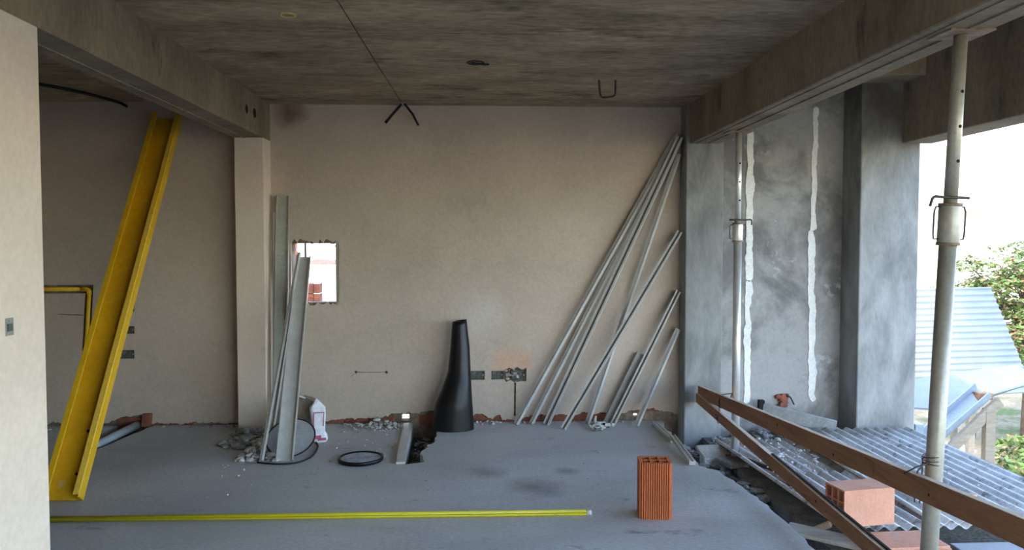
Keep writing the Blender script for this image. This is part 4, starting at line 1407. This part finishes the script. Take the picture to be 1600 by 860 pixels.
# seen through the opening: clay pier, rail, brick pile, pole
t = thing('clay_pier', (-2.02, 8.0, -2.6), 'orange brick pier outside, at the left of the ragged opening', 'pier')
MB().box(-2.16, -1.955, 7.95, 8.15, -2.6, 2.2).build('pier_core', 'clay_dark', t)
for k in range(9):
    z = .60 + k * .20
    o = MB().box(-2.17, -1.945, 7.94, 8.16, z, z + .185).build('brick', 'clay', t)
t = thing('brick_pile', (-1.77, 8.0, -2.6), 'stack of red hollow bricks outside, seen through the opening', 'bricks')
MB().box(-1.92, -1.68, 7.98, 8.15, -2.6, .62).build('pile_base', 'white_wall', t)
for k in range(4):
    z = .62 + k * .106
    m = MB().box(-1.92, -1.745, 7.97, 8.15, z, z + .098)
    m.build('brick', 'clay_dark', t)
    m = MB().box(-1.742, -1.685, 7.975, 8.15, z, z + .098)
    m.build('brick', 'clay_dark', t)
    MB().box(-1.74, -1.68, 7.972, 8.14, z + .098, z + .106).build('mortar_bed', 'putty', t)
t = thing('outside_rail', (-1.9, 8.52, -2.6), 'pale horizontal beam outside, seen through the opening', 'beam')
MB().box(-2.6, -1.2, 8.48, 8.56, 1.222, 1.282).build('cross_beam', 'wood_edge', t)
MB().box(-2.70, -2.6, 8.46, 8.58, -2.6, 1.4).build('post', 'white_wall', t)
MB().box(-1.2, -1.1, 8.46, 8.58, -2.6, 1.4).build('post', 'white_wall', t)
o = MB().tube([(-1.895, 8.3, -2.6), (-1.895, 8.3, 1.9)], .012, 8).build('thin_pole', 'wire', None, loc=(-1.895, 8.3, -2.6))
tag(o, 'thin dark pole outside, seen through the opening', 'pole')


# ------------------------------------------------------------------ trees and shrubs
def tree(name, base, h, blobs, nleaf, size, label, seed, mats=('leaf',), dry=.25):
    r2 = random.Random(seed)
    base = Vector(base)
    t = thing(name, base, label, 'tree')
    top = base + V(0, 0, h)
    MB().tube([base, base.lerp(top, .4) + V(.1, .1, 0), base.lerp(top, .75) + V(-.1, .1, 0), top], [.14, .11, .07, .03], 8).build('trunk', 'bark', t, smooth=True)
    br = MB()
    for (c, r_) in blobs:
        br.tube([base.lerp(top, .5), (base.lerp(top, .6) + Vector(c)) / 2 + V(0, 0, .1), Vector(c)], [.04, .025, .01], 5)
    br.build('branches', 'bark', t)
    m = MB()
    tot = sum(r_ ** 2 for _, r_ in blobs)
    for (c, r_) in blobs:
        k_ = int(nleaf * r_ * r_ / tot)
        # twigs of leaves inside the blob
        for _ in range(max(1, k_ // 9)):
            d_ = Vector((r2.gauss(0, 1), r2.gauss(0, 1), r2.gauss(0, .6)))
            d_.normalize()
            p = Vector(c) + Vector((d_.x, d_.y, d_.z * .45)) * r_ * r2.random() ** .45
            dirn = Vector((r2.uniform(-1, 1), r2.uniform(-1, 1), r2.uniform(-.25, .25))).normalized()
            for q in range(9):
                pc = p + dirn * (q * size * .6) + Vector((r2.gauss(0, size * .5), r2.gauss(0, size * .5), r2.gauss(0, size * .3)))
                a_ = Vector((r2.uniform(-1, 1), r2.uniform(-1, 1), r2.uniform(-.5, .5))).normalized() * size * r2.uniform(.6, 1.2)
                b_ = a_.cross(Vector((r2.uniform(-1, 1), r2.uniform(-1, 1), r2.uniform(-1, 1)))).normalized() * size * .33
                m.add([pc - a_, pc - b_, pc + a_, pc + b_], [(0, 1, 2, 3)], 1 if r2.random() < dry else 0)
    o = m.build('foliage', ['leaf', 'leaf_dry'], t, kind='stuff')
    return t


tree('leafy_tree', (10.7, 14.2, -2.6), 3.9, [((10.2, 14, .75), .75), ((9.5, 13.9, .55), .60), ((10.9, 14.1, 1.3), .8), ((10.6, 13.9, .1), .8), ((11.2, 14.1, -.3), .9), ((9.3, 14, 1.05), .35),
                                               ((10.1, 14.2, .2), .6), ((11.6, 14.5, .8), .9), ((8.6, 14.2, .46), .5), ((8.0, 14.4, .30), .45), ((10.4, 13.6, .9), .9), ((9.9, 13.8, -.2), .9), ((10.5, 13.5, -.8), .9), ((9.7, 13.9, -.9), .6)], 17000, .062,
     'airy green tree in the yard behind the white panel', 31)
tree('bushy_tree', (11.8, 15.5, -2.6), 2.6, [((11.4, 15.2, -.4), .9), ((11.9, 15.2, -1.0), .9), ((11.0, 15.4, -.9), .7), ((12.4, 15.4, .2), .9)], 5000, .06,
     'denser low tree at the right edge of the yard', 33, dry=.4)


def shrub(base, r_, n_, label, seed):
    r2 = random.Random(seed)
    base = Vector(base)
    t = thing('yard_shrub', base, label, 'shrub', 'low shrubs in the yard')
    st = MB()
    m = MB()
    for k in range(n_):
        an, el = r2.uniform(0, 6.28), r2.uniform(.15, 1.4)
        d_ = V(math.cos(an) * math.cos(el), math.sin(an) * math.cos(el), math.sin(el) * .7)
        tip = base + d_ * r_ * r2.uniform(.5, 1)
        if k % 9 == 0:
            st.tube([base, base.lerp(tip, .5) + V(0, 0, .05), tip], [.012, .008, .004], 4)
        a_ = Vector((r2.uniform(-1, 1), r2.uniform(-1, 1), r2.uniform(-.3, .8))).normalized() * r2.uniform(.05, .1)
        b_ = a_.cross(Vector((r2.uniform(-1, 1), r2.uniform(-1, 1), r2.uniform(-1, 1)))).normalized() * .035
        m.add([tip - a_, tip - b_, tip + a_, tip + b_], [(0, 1, 2, 3)], 1 if r2.random() < .2 else 0)
    st.build('stems', 'bark', t)
    m.build('foliage', ['leaf', 'leaf_dry'], t, kind='stuff')


shrub((8.7, 11.5, -2.6), .9, 700, 'low green shrub in the yard right of the trestle leg', 41)
shrub((7.3, 9.2, -2.6), .75, 600, 'low green shrub at the lower right edge of the yard', 42)
shrub((9.9, 12.6, -2.6), 1.1, 800, 'wide low shrub under the denser tree', 43)
shrub((8.2, 14.0, -2.6), .6, 400, 'small shrub behind the trestle, near the wheel', 44)
